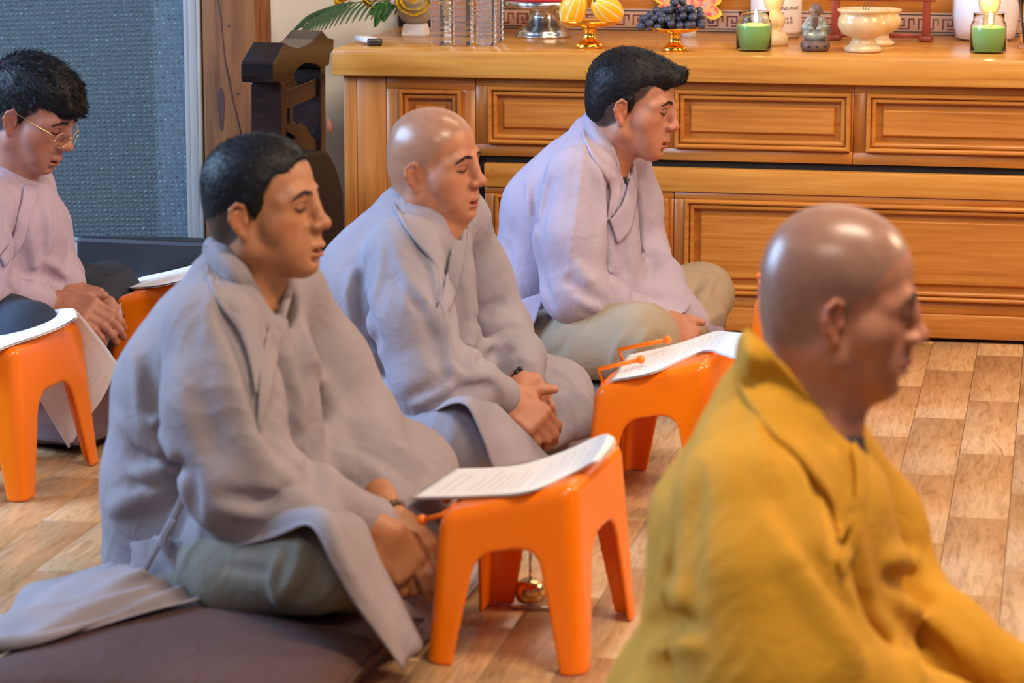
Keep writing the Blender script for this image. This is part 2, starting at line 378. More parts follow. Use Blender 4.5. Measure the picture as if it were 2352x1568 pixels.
# door: frame, stile, pane, rail
dr = empty('door_1', AL(0, 0), -TH); tag(dr, kind='structure')
zg = onfront(300, 557)[1]; uL = -3.3
def dpart(nm, u0, u1, t0, t1, z0, z1, m, b=.002): return link(nm, box_me(nm, (u0, t0, z0), (u1, t1, z1), b), m, dr)
xs = [onfront(x, 200)[0] for x in (424, 438, 459, 470)]
dpart('stile', xs[0], xs[1]-.002, .0, .035, 0, 2.3, alu); dpart('track_post', xs[1], xs[2]-.002, -.012, .04, 0, 2.3, alu); dpart('jamb', xs[2], xs[3]-.003, -.02, .04, 0, 2.3, alu)
dpart('bottom_rail', uL, xs[0]-.001, .0, .035, .012, zg, alu); dpart('glazing_bead', uL, xs[0]-.001, -.004, .02, zg, zg+.008, mat('bead_pale', (.33, .40, .42), .4, .3)); dpart('threshold', uL, xs[3], -.05, .06, 0, .012, alu)
gl = mat('dimpled_glass', (.42, .52, .58), .25, 0)
def _glass():
    m = gl; b = bsdf(m); b.inputs['Transmission Weight'].default_value = .86; b.inputs['IOR'].default_value = 1.35
    mp = coords(m, (1, 1, 1)); v = N(m, 'ShaderNodeTexVoronoi'); v.inputs['Scale'].default_value = 72; v.inputs['Randomness'].default_value = .22
    mp.inputs['Rotation'].default_value = (0, math.radians(3), 0); mp.inputs['Scale'].default_value = (1, 0, 1.15); L(m, mp, 'Vector', v, 'Vector')
    r = ramp(m, [(.0, (1, 1, 1)), (.38, (0, 0, 0))]); L(m, v, 'Distance', r, 'Fac')
    n = N(m, 'ShaderNodeTexNoise'); n.inputs['Scale'].default_value = 60; L(m, mp, 'Vector', n, 'Vector'); ad = N(m, 'ShaderNodeMath', operation='MULTIPLY'); L(m, r, 'Color', ad, 0); L(m, n, 'Fac', ad, 1)
    bp = N(m, 'ShaderNodeBump'); bp.inputs['Strength'].default_value = 1; bp.inputs['Distance'].default_value = .008; L(m, ad, 0, bp, 'Height'); L(m, bp, 'Normal', b, 'Normal')
_glass()
dpart('pane', uL, xs[0]-.001, .012, .020, zg+.006, 2.3, gl, 0)
# what the dimpled pane shows: a hedge and a bluish court beyond
hd = link('courtyard_hedge', box_me('h', (-4.2, 1.6, 0), (-1.7, 1.9, .55), .05), noise_mat('hedge', [(.3, (.02, .05, .03)), (.7, (.10, .20, .09))], (1, 1, 1), 9, 4, .9), loc=AO, rot=(0, 0, -TH)); tag(hd, 'blurred green hedge behind the dimpled glass door', 'hedge')
slab('wall_court', -5.2, -1.6, 2.6, 2.7, 0, 2.4, noise_mat('court_wall', [(.3, (.05, .075, .11)), (.7, (.09, .125, .17))], (1, 1, 1), 2.5, 3, .9))
slab('ground_court', -5.2, -1.9, .13, 2.7, -.06, -.003, mat('court_ground', (.12, .14, .15), .9))

# ------------------------------------------------------------------ altar
alt = empty('altar', AO, -TH, 'long honey coloured wooden altar cabinet with moulded panels and thick top', 'altar')
def apart(nm, u0, u1, t0, t1, z0, z1, m, par=None, b=.0015):
    return link(nm, box_me(nm, (u0, t0, z0), (u1, t1, z1), b), m, alt if par is None else par)
UR = 1.62
apart('top_slab', -1.462, UR, -.03, WT-.004, .6205, ZT, wood_top, b=.003)
apart('carcass', -1.43, UR-.04, .03, WT-.01, .03, .62, mat('carcass_dark', (.02, .012, .008), .8), b=0)
apart('pilaster', -1.44, -1.4065, 0, .05, .0, .62, wood_v); apart('pilaster', -1.4055, -1.331, .0, .05, 0, .62, wood_v)
def frame_me(name, u0, u1, z0, z1, prof, y0, fill=False):
    V = []; Fc = []
    for d, y in prof:
        V += [(u0+d, y0+y, z0+d), (u1-d, y0+y, z0+d), (u1-d, y0+y, z1-d), (u0+d, y0+y, z1-d)]
    for i in range(len(prof)-1):
        for k in range(4): k2 = (k+1) % 4; Fc.append((i*4+k, i*4+k2, (i+1)*4+k2, (i+1)*4+k))
    if fill: n = (len(prof)-1)*4; Fc.append((n, n+1, n+2, n+3))
    me = mesh(name, V, Fc)
    return me
def arc(d0, d1, y0, h, n=5): return [(d0+(d1-d0)*(.5-.5*math.cos(math.pi*i/n)), y0-h*math.sin(math.pi*i/n)) for i in range(n+1)]
MP = [(0, .001)]+arc(.0005, .012, -.007, .008)+arc(.0125, .0245, -.002, .007)+[(.0255, .009)]
FP = [(.0255, .0092), (.036, .0092), (.042, -.001), (.0435, -.0022)]
def panelled(nm, u0, u1, z0, z1, rect, m, m2, y0=0.0):
    bd = apart(nm, u0, u1, y0+.008, y0+.028, z0, z1, m)       # board behind, seen as rails and stiles around the moulding
    # rails and stiles
    a0, a1, b0, b1 = rect
    for (p, q, r, s, mm, n2) in ((u0, u1, b1, z1, wood_h, 'rail'), (u0, u1, z0, b0, wood_h, 'rail'), (u0, a0, b0, b1, wood_v, 'stile'), (a1, u1, b0, b1, wood_v, 'stile')):
        link(n2, box_me(n2, (p+.0003, y0, r+.0003), (q-.0003, y0+.0082, s-.0003), .0008, 1), mm, bd)
    link('moulding', frame_me('moulding', a0, a1, b0, b1, MP, y0), m, bd)
    link('panel', frame_me('panel', a0, a1, b0, b1, FP, y0, True), m2, bd)
    return bd
# left door leaf, upper fixed fronts
panelled('door_leaf', -1.330, -1.104, .045, .6195, (-1.298, -1.138, .10, .588), wood_v, wood_v)
apart('plinth', -1.331, -1.094, .004, .05, 0, .044, wood_h)
for i in range(6):
    ua = -1.103+.465*i; panelled('drawer_front', ua, ua+.4645, .426, .6195, (ua+.030, ua+.463-.004, .456, .600), wood_h, wood_h)
# lower pull-out platform, its front a little proud of the upper row
YL = -.012
apart('platform_rail', -1.079, UR-.06, YL-.006, .05, .351, .4085, wood_top)
for k, (ua, ub) in enumerate(((-1.079, -.606), (-.605, .42), (.421, UR-.06))):
    panelled('platform_front', ua, ub, .069, .3505, (ua+.026, ub-.011, .099, .334), wood_h, wood_h, YL)
apart('platform_foot_rail', -1.079, UR-.06, YL-.008, .05, .010, .0685, wood_h, b=.003)
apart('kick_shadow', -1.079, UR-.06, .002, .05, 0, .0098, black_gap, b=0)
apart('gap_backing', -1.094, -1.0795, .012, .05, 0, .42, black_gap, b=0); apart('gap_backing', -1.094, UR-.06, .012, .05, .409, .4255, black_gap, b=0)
nail = mat('nail', (.05, .03, .02), .5)
for x, y in ((1132, 389), (1133, 412)):
    u, z = onfront(x, y, YL-.006); link('nail', lathe_me('nail', [(.0014, 0), (.0010, .0008)], 8), nail, alt, (u, YL-.0055, z), (math.pi/2, 0, 0))
# shrine step at the back with a fret border
shr = empty('shrine_step', AL(0, 0, ZT), -TH, 'wooden shrine step along the back of the altar with a fret border', 'shrine')
fz0, fz1 = .002, .058
uS = ontop(1150, 68)[0]-.16
link('step_board', box_me('b', (uS, WT-.035, 0), (UR, WT-.012, .42), .002), wood_h, shr)
link('dark_end', box_me('b', (-1.462, WT-.03, 0), (uS-.001, WT-.012, .42), .002), mat('shrine_dark', (.012, .014, .022), .5), shr)
link('border_band', box_me('b', (uS, WT-.039, fz0), (UR, WT-.0355, fz1), .0005), mat('fret_beige', (.52, .33, .24), .5), shr)
frm = mat('fret_maroon', (.16, .022, .02), .5); frk = mat('fret_black', (.02, .015, .015), .5)
for z in (fz0+.0055, fz1-.0055): link('border_line', box_me('b', (uS, WT-.0396, z-.0014), (UR, WT-.039, z+.0014)), frk, shr)
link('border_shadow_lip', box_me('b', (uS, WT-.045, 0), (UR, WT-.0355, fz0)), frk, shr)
def fret():
    V = []; Fc = []; un = .0042; h = 7
    segs = [(0, 0, 0, 6), (0, 6, 6, 6), (6, 6, 6, 2), (6, 2, 3, 2), (3, 2, 3, 4), (9, 0, 9, 6), (0, 0, 0, 0), (3, 0, 9, 0), (9, 6, 12, 6), (12, 6, 12, 3)]
    u = uS+.01; z0 = fz0+.0135
    while u < UR-.06:
        for a, b, c, d in segs:
            x0, x1 = sorted((a, c)); y0, y1 = sorted((b, d)); n = len(V)
            lo = (u+x0*un-un*.42, z0+y0*un-un*.42); hi = (u+x1*un+un*.42, z0+y1*un+un*.42)
            for yy in (WT-.0396, WT-.039): V += [(lo[0], yy, lo[1]), (hi[0], yy, lo[1]), (hi[0], yy, hi[1]), (lo[0], yy, hi[1])]
            Fc += [(n, n+1, n+2, n+3), (n, n+4, n+5, n+1), (n+1, n+5, n+6, n+2), (n+2, n+6, n+7, n+3), (n+3, n+7, n+4, n)]
        u += 15*un
    return mesh('fret', V, Fc)
tag(link('fret_pattern', fret(), frm, shr), kind='stuff')

# ------------------------------------------------------------------ sloping plastic reading stools
orange = mat('orange_plastic', (.98, .205, .002), .20); bsdf(orange).inputs['Subsurface Weight'].default_value = .0
def stool_sdf():
    s = SDF(); hx0, hx1, hy0, hy1, zl, zh = .126, .105, .176, .152, .233, .294
    zt = lambda x: zl+(x+.105)/.21*(zh-zl)
    def body(P, off):
        f = np.clip(P[:, 2]/.30, -.3, 1.2); hx = hx0+(hx1-hx0)*f-off; hy = hy0+(hy1-hy0)*f-off; r = .024-off*.6
        q = np.stack([np.abs(P[:, 0])-hx+r, np.abs(P[:, 1])-hy+r], 1); d = np.sqrt((np.maximum(q, 0)**2).sum(1))+np.minimum(q.max(1), 0)-r
        return smax(d, (P[:, 2]-zt(P[:, 0])+off)*.96, .022)
    def f(P):
        d = body(P, 0.0); inn = body(P, .0075); inn = np.maximum(inn, -(P[:, 2]+1)); d = np.maximum(d, -inn); d = np.maximum(d, -P[:, 2])
        x, y, z = P.T
        ztop = .183+.16*x
        ax_ = smax(np.abs(x)-(.047+.205*np.clip(ztop-z, 0, 1)), z-ztop, .034)
        zt2 = np.where(x > 0, .19, .14); ay_ = smax(np.abs(y)-(.070+.30*np.clip(zt2-z, 0, 1)), z-zt2, .05)
        d = smax(d, -np.where(np.abs(y) > hy1-.045, ax_, 1), .006); d = smax(d, -np.where(np.abs(x) > hx1-.04, ay_, 1), .006)
        return d
    s.add(Prim(f, (0, 0, .15), .30, .001)); return s
st_me = stool_sdf().mesh('stool', .0036, 16, relax=1)
def key(c):
    x, y, z = c.T; top = z > (.176+.16*x); return np.where(top, 0, 1+(x > 0)*1+(y > 0)*2)
st_parts = split_faces(st_me, key)
for m_ in st_parts.values(): m_.materials.append(orange)
def rod_me(name, pts, r, ball=None):
    V, Fc = tube_vf(pts, r, 10); me = mesh(name, V, Fc, True)
    if ball:
        bm = bmesh.new(); bm.from_mesh(me); bmesh.ops.create_icosphere(bm, subdivisions=2, radius=ball, matrix=Matrix.Translation(Vector(tuple(pts[-1])))); bm.to_mesh(me); bm.free()
        me.polygons.foreach_set('use_smooth', [True]*len(me.polygons))
    return me
SANG = -math.radians(16)
s1 = np.mean([atz(1020, 1520), atz(1315, 1549), atz(1425, 1415), atz(1145, 1390)], 0)
STO = {}
def stool(name, dx, dy, label, arms):
    o = empty('reading_stool', (s1[0]+dx, s1[1]+dy, 0), SANG, label, 'stool', 'orange sloping reading stools')
    for k, m_ in st_parts.items(): link('stool_top' if k == 0 else 'leg', m_, None, o)
    link('hinge_bar', rod_me('hinge_bar', [(-.106, -.095, .224), (-.109, 0, .224), (-.106, .095, .224)], .0055), orange, o)
    for sgn, pts in zip((-1, 1), arms):
        link('page_holder_arm', rod_me('page_holder_arm', pts, .0042, .0085), orange, o)
    STO[name] = o; return o
out_arms = [[(-.107, -.09, .224), (-.125, -.085, .212), (-.160, -.075, .200)], [(-.107, .09, .224), (-.125, .085, .212), (-.165, .07, .198)]]
in_arms = [[(-.107, -.085, .224), (-.118, -.082, .252), (-.04, -.070, .272)], [(-.107, .085, .224), (-.120, .083, .258), (-.02, .062, .286)]]
up_arms = [[(-.107, -.085, .224), (-.110, -.085, .250), (-.112, -.083, .268)], [(-.107, .085, .224), (-.112, .085, .250), (-.116, .083, .266)]]
stool('a', 0, 0, 'nearest orange plastic reading stool, beside the clasped hands of the man on the brown cushion', out_arms)
stool('b', .262, .935, 'orange plastic reading stool with page holders folded over its paper', in_arms)
stool('c', .637, 1.885, 'orange plastic reading stool mostly hidden behind the head of the person in yellow', up_arms)
stool('d', -.753, 1.88, 'orange plastic reading stool in front of the young person with glasses', out_arms)
stool('e', -1.02, 1.07, 'orange plastic reading stool at the left edge with a page hanging off it', up_arms)
# ------------------------------------------------------------------ heads
def head_prims(nose=1.0, jaw=1.0, lips=1.0, open_=0.0, full=0.0, crown=0.0, brow=1.0, mz=0.0):
    p = []
    k = .03
    p += [EL((-.010, 0, .034+crown*.5), (.091, .077, .084+crown*.5), k=k), EL((.022, 0, .040), (.067, .066, .066), k=k)]       # cranium, forehead
    p += [EL((-.044, 0, -.005), (.052, .060, .060), k=k)]                                                   # occiput
    p += [EL((.040, 0, -.030), (.050, .056+full*.5, .058), k=.03)]                                          # mid face
    p += [EL((.061+mz, 0, -.066), (.034, .037+full*.4, .038), k=.025)]                                         # muzzle
    for s in (-1, 1):
        p += [RC((.078, s*.036, .0145), (.0875, s*.010, .0125), .0098*brow, .0095*brow, k=.02), RC((.062, s*.056, .006), (.078, s*.036, .0145), .008, .0098, k=.02)]   # brow ridge
        p += [EL((.050, s*.045, -.024), (.026, .020+full*.4, .020), k=.022)]                                # cheek bone
        p += [RC((.040, s*.047, -.040), (.060, s*.034, -.075), .018+full*.5, .014+full*.5, k=.03)]           # cheek
        p += [RC((-.012, s*.053, -.020), (-.004, s*.050*jaw, -.066), .018, .017, k=.02), RC((-.004, s*.050*jaw, -.066), (.064, s*.016, -.100), .017+full*.3, .0165, k=.026)]    # jaw
    p += [EL((.071, 0, -.102), (.019, .023, .0165), k=.02)]                                                 # chin
    p += [RC((.020, 0, -.080), (.058, 0, -.094), .034, .022, k=.03)]                                        # floor of the jaw
    for s in (-1, 1):
        p += [EL((.0965, s*.0315, .0005), (.0135, .0185, .0115), k=.016, op='s')]                              # orbit
        p += [EL((.0735, s*.0315, -.0015), (.0165, .0185, .0135), k=.006)]                                 # closed lid
        p += [RC((.078, s*.047, .0065), (.0875, s*.022, .0075), .0032, .0034, k=.006)]                        # upper lid fold
    n = nose
    p += [CH([(.088, 0, .012), (.097, 0, -.006), (.1075*1+.004*(n-1), 0, -.026)], [.0075, .0080, .0098], k=.014), EL((.1115+.006*(n-1), 0, -.0345), (.0118*n, .0128*n, .0105*n), k=.008)]
    for s in (-1, 1):
        p += [EL((.1015, s*.0135*n, -.0385), (.0115, .0082*n, .0082), k=.006), EL((.110, s*.0062, -.0462), (.0052, .0034, .0042), k=.003, op='s')]
    p += [RC((.098, 0, -.050), (.0985, 0, -.060), .0055, .0065, k=.012)]
    l = lips
    zu = -.0725; zl = -.0835-open_*.9
    for s in (-1, 1):
        p += [CH([(.0795+mz*.6, s*.0255, -.0775-open_*.3), (.0935+mz, s*.013, zu), (.1000+mz, s*.0035, zu+.0008)], [.0028, .0052*l, .0062*l], k=.005)]
        p += [CH([(.0795+mz*.6, s*.0245, -.0785-open_*.3), (.0925+mz, s*.012, zl), (.0975+mz, s*.0, zl-.0008)], [.0028, .0056*l, .0068*l], k=.005)]
    p += [EL((.100+mz, 0, -.0782-open_*.45), (.0165, .0225, .0011+open_*.55), k=.003, op='s')]
    p += [EL((.097, 0, -.0935-open_*.6), (.011, .019, .0045), k=.010, op='s')]                                  # groove above the chin
    for s in (-1, 1):      # ears
        R = rotm(s*math.radians(-24), math.radians(-6), 0); c = np.array([-.010, s*.0760, -.017])
        w = lambda x, y, z: c+R@np.array([x, s*y, z])
        p += [EL(w(0, .003, 0), (.0155, .0042, .026), R, k=.006)]
        p += [CH([w(.011, .004, .008), w(.010, .008, .022), w(.0, .011, .0285), w(-.012, .012, .021), w(-.0165, .012, .004), w(-.012, .010, -.012), w(-.003, .006, -.024)], [.0026, .0034, .0036, .0036, .0034, .0032, .0040], k=.004)]
        p += [EL(w(.001, .004, -.028), (.0075, .0045, .0085), R, k=.006), EL(w(.009, .007, -.005), (.0035, .0045, .006), R, k=.005)]
        p += [EL(w(.001, .0098, -.003), (.0075, .0055, .0105), R, k=.004, op='s')]
        p += [CH([w(-.0075, .0085, .014), w(-.0095, .009, .0), w(-.004, .0085, -.013)], [.0026, .0028, .0026], k=.004)]
    out = []
    for q in p: out.extend(q if isinstance(q, list) else [q])
    return out
class Head:
    def __init__(s, pos, yaw, pitch, roll, scale, **kw):
        s.c = np.asarray(pos, float); s.R = rotm(math.radians(yaw), math.radians(pitch), math.radians(roll)); s.s = scale; s.sdf = SDF(head_prims(**kw))
    def loc(s, P): return (np.asarray(P, float)-s.c)@s.R/s.s
    def w(s, q): return s.c+(np.asarray(q, float)*s.s)@s.R.T
    def prim(s, k=.02):
        q = s.sdf.p; ce = s.w((0, 0, 0))
        def f(P):
            X = s.loc(P); lo = X.min(0); hi = X.max(0); c = (lo+hi)/2; hd = np.linalg.norm(hi-lo)/2
            pr = [t for t in q if np.linalg.norm(c-t.c)-t.r < hd+t.k+.014] if hd < .2 else q
            if not pr: return np.full(len(P), .05)*s.s
            return s.sdf.ev(X, pr, [])*s.s
        return Prim(f, ce, .165*s.s, k)
    def front(s, yz, x0=.17):        # points on the face for (y,z) pairs, marching backwards along -x
        yz = np.asarray(yz, float); o = np.stack([np.full(len(yz), x0), yz[:, 0], yz[:, 1]], 1); t = np.zeros(len(yz))
        for _ in range(40):
            v = s.sdf.ev(o-np.stack([t, 0*t, 0*t], 1)); t += np.where(v > 3e-4, np.maximum(v*.8, 2e-4), 0)
        o[:, 0] -= t; return o
def seg_d(P, pts):
    d = np.full(len(P), 9.0)
    for a, b in zip(pts[:-1], pts[1:]):
        a = np.asarray(a, float); ab = np.asarray(b, float)-a; v = P-a; t = np.clip(v@ab/(ab@ab+1e-12), 0, 1); d = np.minimum(d, np.linalg.norm(v-t[:, None]*ab, axis=1))
    return d
def sstep(a, b, x): t = np.clip((x-a)/(b-a), 0, 1); return t*t*(3-2*t)
def face_col(h, P, skin, scalp=None, scalp_amt=0.0, lip=(.36, .095, .07), hairline=None):
    X = h.loc(P); n = len(P); c = np.tile(np.asarray(skin, float), (n, 1)); x, y, z = X.T
    def mixc(col, m): 
        nonlocal c; m = np.clip(m, 0, 1)[:, None]; c = c*(1-m)+np.asarray(col)*m
    inhead = np.linalg.norm(X-np.array([0, 0, 0]), axis=1) < .17
    red = np.asarray(skin)*np.array([1.08, .80, .72])
    mixc(red, (sstep(.035, .0, np.linalg.norm(X-np.array([.112, 0, -.036]), axis=1))*.55+sstep(.035, .012, np.minimum(np.linalg.norm(X-np.array([.06, .05, -.035]), axis=1), np.linalg.norm(X-np.array([.06, -.05, -.035]), axis=1)))*.35)*inhead)
    mixc(red*.95, sstep(.034, .018, np.minimum(np.linalg.norm(X-np.array([-.01, .083, -.015]), axis=1), np.linalg.norm(X-np.array([-.01, -.083, -.015]), axis=1)))*.55)
    if scalp is not None:
        hl = .072-.55*np.clip(-(x-.055), 0, 1)*0
        # hairline runs over the brow, dips at the temple, in front of the ear and round to the nape
        edge = np.interp(x, [-.12, -.045, -.018, .004, .016, .040, .052, .075, .10], [-.065, -.062, -.046, -.030, .002, .028, .050, .070, .085])
        m = (sstep(-.006, .012, z-edge) if scalp_amt < .9 else sstep(-.006, .002, z-edge))*inhead; ed = np.minimum(np.linalg.norm((X-np.array([-.012, .085, -.018]))/np.array([.024, .016, .036]), axis=1), np.linalg.norm((X-np.array([-.012, -.085, -.018]))/np.array([.024, .016, .036]), axis=1)); m = m*sstep(.85, 1.15, ed)
        nz = .5+.5*np.sin(x*61+3*np.sin(y*47))*np.sin(z*53+2*np.sin(x*39)); mixc(scalp, m*(scalp_amt*(.93+.07*nz)))
    for sg in (-1, 1):      # eye-socket shading painted into the skin colour, brow stubble
        mixc(np.asarray(skin)*np.array([.62, .52, .5]), sstep(.015, .004, np.linalg.norm((X-np.array([.088, sg*.032, -.001]))*np.array([.6, .62, 1.35]), axis=1))*.55*inhead)
        Y0 = np.stack([0*x, y, z], 1); mixc((.035, .022, .018), sstep(.0060, .0022, seg_d(Y0, [(0, sg*.012, .0188), (0, sg*.030, .0218), (0, sg*.050, .0160)]))*.32*inhead*(x > .05))
        mixc((.05, .025, .02), sstep(.0026, .0010, seg_d(Y0, [(0, sg*.0175, -.0055), (0, sg*.025, -.0085), (0, sg*.040, -.0090), (0, sg*.049, -.0055)]))*.8*inhead*(x > .05))
    lp = np.minimum(seg_d(X, [(.080, .025, -.0775), (.0945, .012, -.0715), (.101, 0, -.0715), (.0945, -.012, -.0715), (.080, -.025, -.0775)]), seg_d(X, [(.080, .024, -.079), (.094, .011, -.0835), (.0985, 0, -.0845), (.094, -.011, -.0835), (.080, -.024, -.079)]))
    mixc(lip, sstep(.0085, .0045, lp)*.85*inhead)
    al = np.ones((n, 1))*.50
    if scalp is not None: al = al-.19*m[:, None]
    return np.hstack([c, al])
skin_m = mat('skin', (.6, .35, .25), .40)
def _skin():
    a = N(skin_m, 'ShaderNodeVertexColor', layer_name='Col'); n = N(skin_m, 'ShaderNodeTexNoise'); n.inputs['Scale'].default_value = 55; n.inputs['Detail'].default_value = 4
    tc = N(skin_m, 'ShaderNodeTexCoord'); L(skin_m, tc, 'Object', n, 'Vector'); r = ramp(skin_m, [(.3, (.90, .87, .86)), (.7, (1.07, 1.08, 1.08))]); L(skin_m, n, 'Fac', r, 'Fac')
    mx = N(skin_m, 'ShaderNodeMix', data_type='RGBA', blend_type='MULTIPLY'); mx.inputs[0].default_value = 1; L(skin_m, a, 'Color', mx, 6); L(skin_m, r, 'Color', mx, 7); L(skin_m, mx, 2, bsdf(skin_m), 'Base Color'); L(skin_m, a, 'Alpha', bsdf(skin_m), 'Roughness')
    b = N(skin_m, 'ShaderNodeBump'); b.inputs['Strength'].default_value = .06; b.inputs['Distance'].default_value = .001; n2 = N(skin_m, 'ShaderNodeTexNoise'); n2.inputs['Scale'].default_value = 420; L(skin_m, tc, 'Object', n2, 'Vector'); L(skin_m, n2, 'Fac', b, 'Height'); L(skin_m, b, 'Normal', bsdf(skin_m), 'Normal')
    bsdf(skin_m).inputs['Subsurface Weight'].default_value = .12; bsdf(skin_m).inputs['Subsurface Radius'].default_value = (.010, .004, .002); bsdf(skin_m).inputs['Subsurface Scale'].default_value = 1.0
_skin()
hair_m = mat("hair_black", (.008, .007, .008), .5); bsdf(hair_m).inputs["Specular IOR Level"].default_value = .22
brow_m = mat('brow_hair', (.020, .014, .012), .6); lash_m = mat('eyelash_dark', (.025, .013, .010), .6); mouth_m = mat('mouth_dark', (.06, .012, .010), .6)
def strands(roots, dirs, lens, wid):
    n = len(roots); side = np.cross(dirs, RNG.normal(size=(n, 3))); side /= np.linalg.norm(side, axis=1, keepdims=True)+1e-9; V = np.empty((n, 4, 3))
    V[:, 0] = roots-side*wid; V[:, 1] = roots+side*wid; mid = roots+dirs*lens[:, None]*.6; V[:, 2] = mid+side*wid*.7; V[:, 3] = roots+dirs*lens[:, None]+RNG.normal(size=(n, 3))*wid
    i = np.arange(n)*4; Fc = np.concatenate([np.stack([i, i+1, i+2], 1), np.stack([i, i+2, i+3], 1)]); return V.reshape(-1, 3), Fc
def brows_lashes(h, parent, thick=1.0, up=0.0, tilt=0.0):
    V = []; Fc = []; k = 0; n = 170
    for s in (-1, 1):
        t = RNG.uniform(0, 1, n)**.9; y = s*(.0105+.043*t); z = .0180+up+.0042*np.sin(t*math.pi*.75)-.008*np.clip(t-.55, 0, 1)*2.2+tilt*t; z = z+RNG.uniform(-1, 1, n)*.0040*thick*(1-.5*t)
        o = h.front(np.stack([y, z], 1)); d = np.stack([-.45*np.ones(n), s*np.ones(n), .45*(1-1.6*t)], 1); d /= np.linalg.norm(d, axis=1, keepdims=True)
        o[:, 0] += .0006; v, f = strands(o, d, np.full(n, .0075), .00055*thick); V.append(v); Fc.append(f+k); k += len(v)
    me = mesh('eyebrow', h.w(np.vstack(V)), np.vstack(Fc)); b = wlink('eyebrows', me, brow_m, parent)
    V = []; Fc = []; k = 0
    for s in (-1, 1):
        y = np.linspace(.0170, .0485, 13); z = -.0050-.0042*np.sin((y-.0170)/.0315*math.pi); o = h.front(np.stack([s*y, z], 1)); o[:, 0] += .0002
        v, f = tube_vf(list(o), [.0005, .0010, .0013, .0015, .0016, .0016, .0016, .0016, .0016, .0015, .0014, .0012, .0006], 6); V += v; Fc += [tuple(a+k for a in q) for q in f]; k += len(v)
        y = np.linspace(.0185, .050, 11); z = .0030-.0028*np.sin((y-.0185)/.0315*math.pi)*-1; o = h.front(np.stack([s*y, z], 1)); o[:, 0] -= .0004
        v, f = tube_vf(list(o), [.0003]+[.0008]*9+[.0003], 6); V += v; Fc += [tuple(a+k for a in q) for q in f]; k += len(v)
    wlink('eyelashes', mesh('eyelash', h.w(np.array(V)), Fc, True), lash_m, parent)
def hair_obj(h, parent, prims, comb, length, count, wid=.0006, vox=.0035, noise=.0006, region=None, name='hair'):
    me = SDF(prims).mesh(name, vox, 12, relax=2)
    X = vpos(me); nr = np.empty(len(X)*3, np.float32); me.vertices.foreach_get('normal', nr); nr = nr.reshape(-1, 3)
    X = X+nr*(noise*(np.sin(X[:, :1]*310+5*np.sin(X[:, 1:2]*190))*np.sin(X[:, 2:]*260+4*np.sin(X[:, :1]*170)))); me.vertices.foreach_set('co', X.astype(np.float32).ravel())
    i = RNG.integers(0, len(X), count); nn = nr[i]; ph = X[i]
    lo = np.clip((.04-ph[:, 2])/.06, 0, 1)[:, None]                      # lower down the hair lies flat, combed downwards
    g = np.tile(np.asarray(comb[:3], float), (count, 1))*(1-lo)+np.array([-.25, 0, -1.0])*lo
    g = g-nn*(g*nn).sum(1)[:, None]; g /= np.linalg.norm(g, axis=1, keepdims=True)+1e-6
    clump = .25*np.stack([np.sin(ph[:, 1]*230+ph[:, 0]*90), np.sin(ph[:, 0]*210), np.sin(ph[:, 1]*190)], 1)
    d = nn*(comb[3]*(1-.75*lo))+g*.8+clump*(1-lo)+RNG.normal(size=(count, 3))*.16; d /= np.linalg.norm(d, axis=1, keepdims=True)
    v, f = strands(ph-nn*.0022, d, length*RNG.uniform(.55, 1.15, count)*(1-.5*lo[:, 0]), wid)
    out = join_me(name, [me, mesh('st', v, f)]); co = vpos(out); out.vertices.foreach_set('co', h.w(co).astype(np.float32).ravel()); out.update()
    return wlink(name, out, hair_m, parent)
# ------------------------------------------------------------------ people: common parts
def cloth(name, col, rough=.85, var=.10, weave=900, wr=.35):
    m = mat(name, col, rough); tc = N(m, 'ShaderNodeTexCoord'); n = N(m, 'ShaderNodeTexNoise'); n.inputs['Scale'].default_value = 7; n.inputs['Detail'].default_value = 5; L(m, tc, 'Object', n, 'Vector')
    r = ramp(m, [(.3, tuple(c*(1-var) for c in col)), (.7, tuple(min(1, c*(1+var)) for c in col))]); L(m, n, 'Fac', r, 'Fac'); L(m, r, 'Color', bsdf(m), 'Base Color')
    n2 = N(m, 'ShaderNodeTexNoise'); n2.inputs['Scale'].default_value = 17; n2.inputs['Detail'].default_value = 3; n2.inputs['Distortion'].default_value = 1.2; L(m, tc, 'Object', n2, 'Vector')
    n3 = N(m, 'ShaderNodeTexNoise'); n3.inputs['Scale'].default_value = weave; L(m, tc, 'Object', n3, 'Vector')
    b1 = N(m, 'ShaderNodeBump'); b1.inputs['Strength'].default_value = wr; b1.inputs['Distance'].default_value = .010; L(m, n2, 'Fac', b1, 'Height')
    b2 = N(m, 'ShaderNodeBump'); b2.inputs['Strength'].default_value = .25; b2.inputs['Distance'].default_value = .0006; L(m, n3, 'Fac', b2, 'Height'); L(m, b1, 'Normal', b2, 'Normal'); L(m, b2, 'Normal', bsdf(m), 'Normal')
    return m
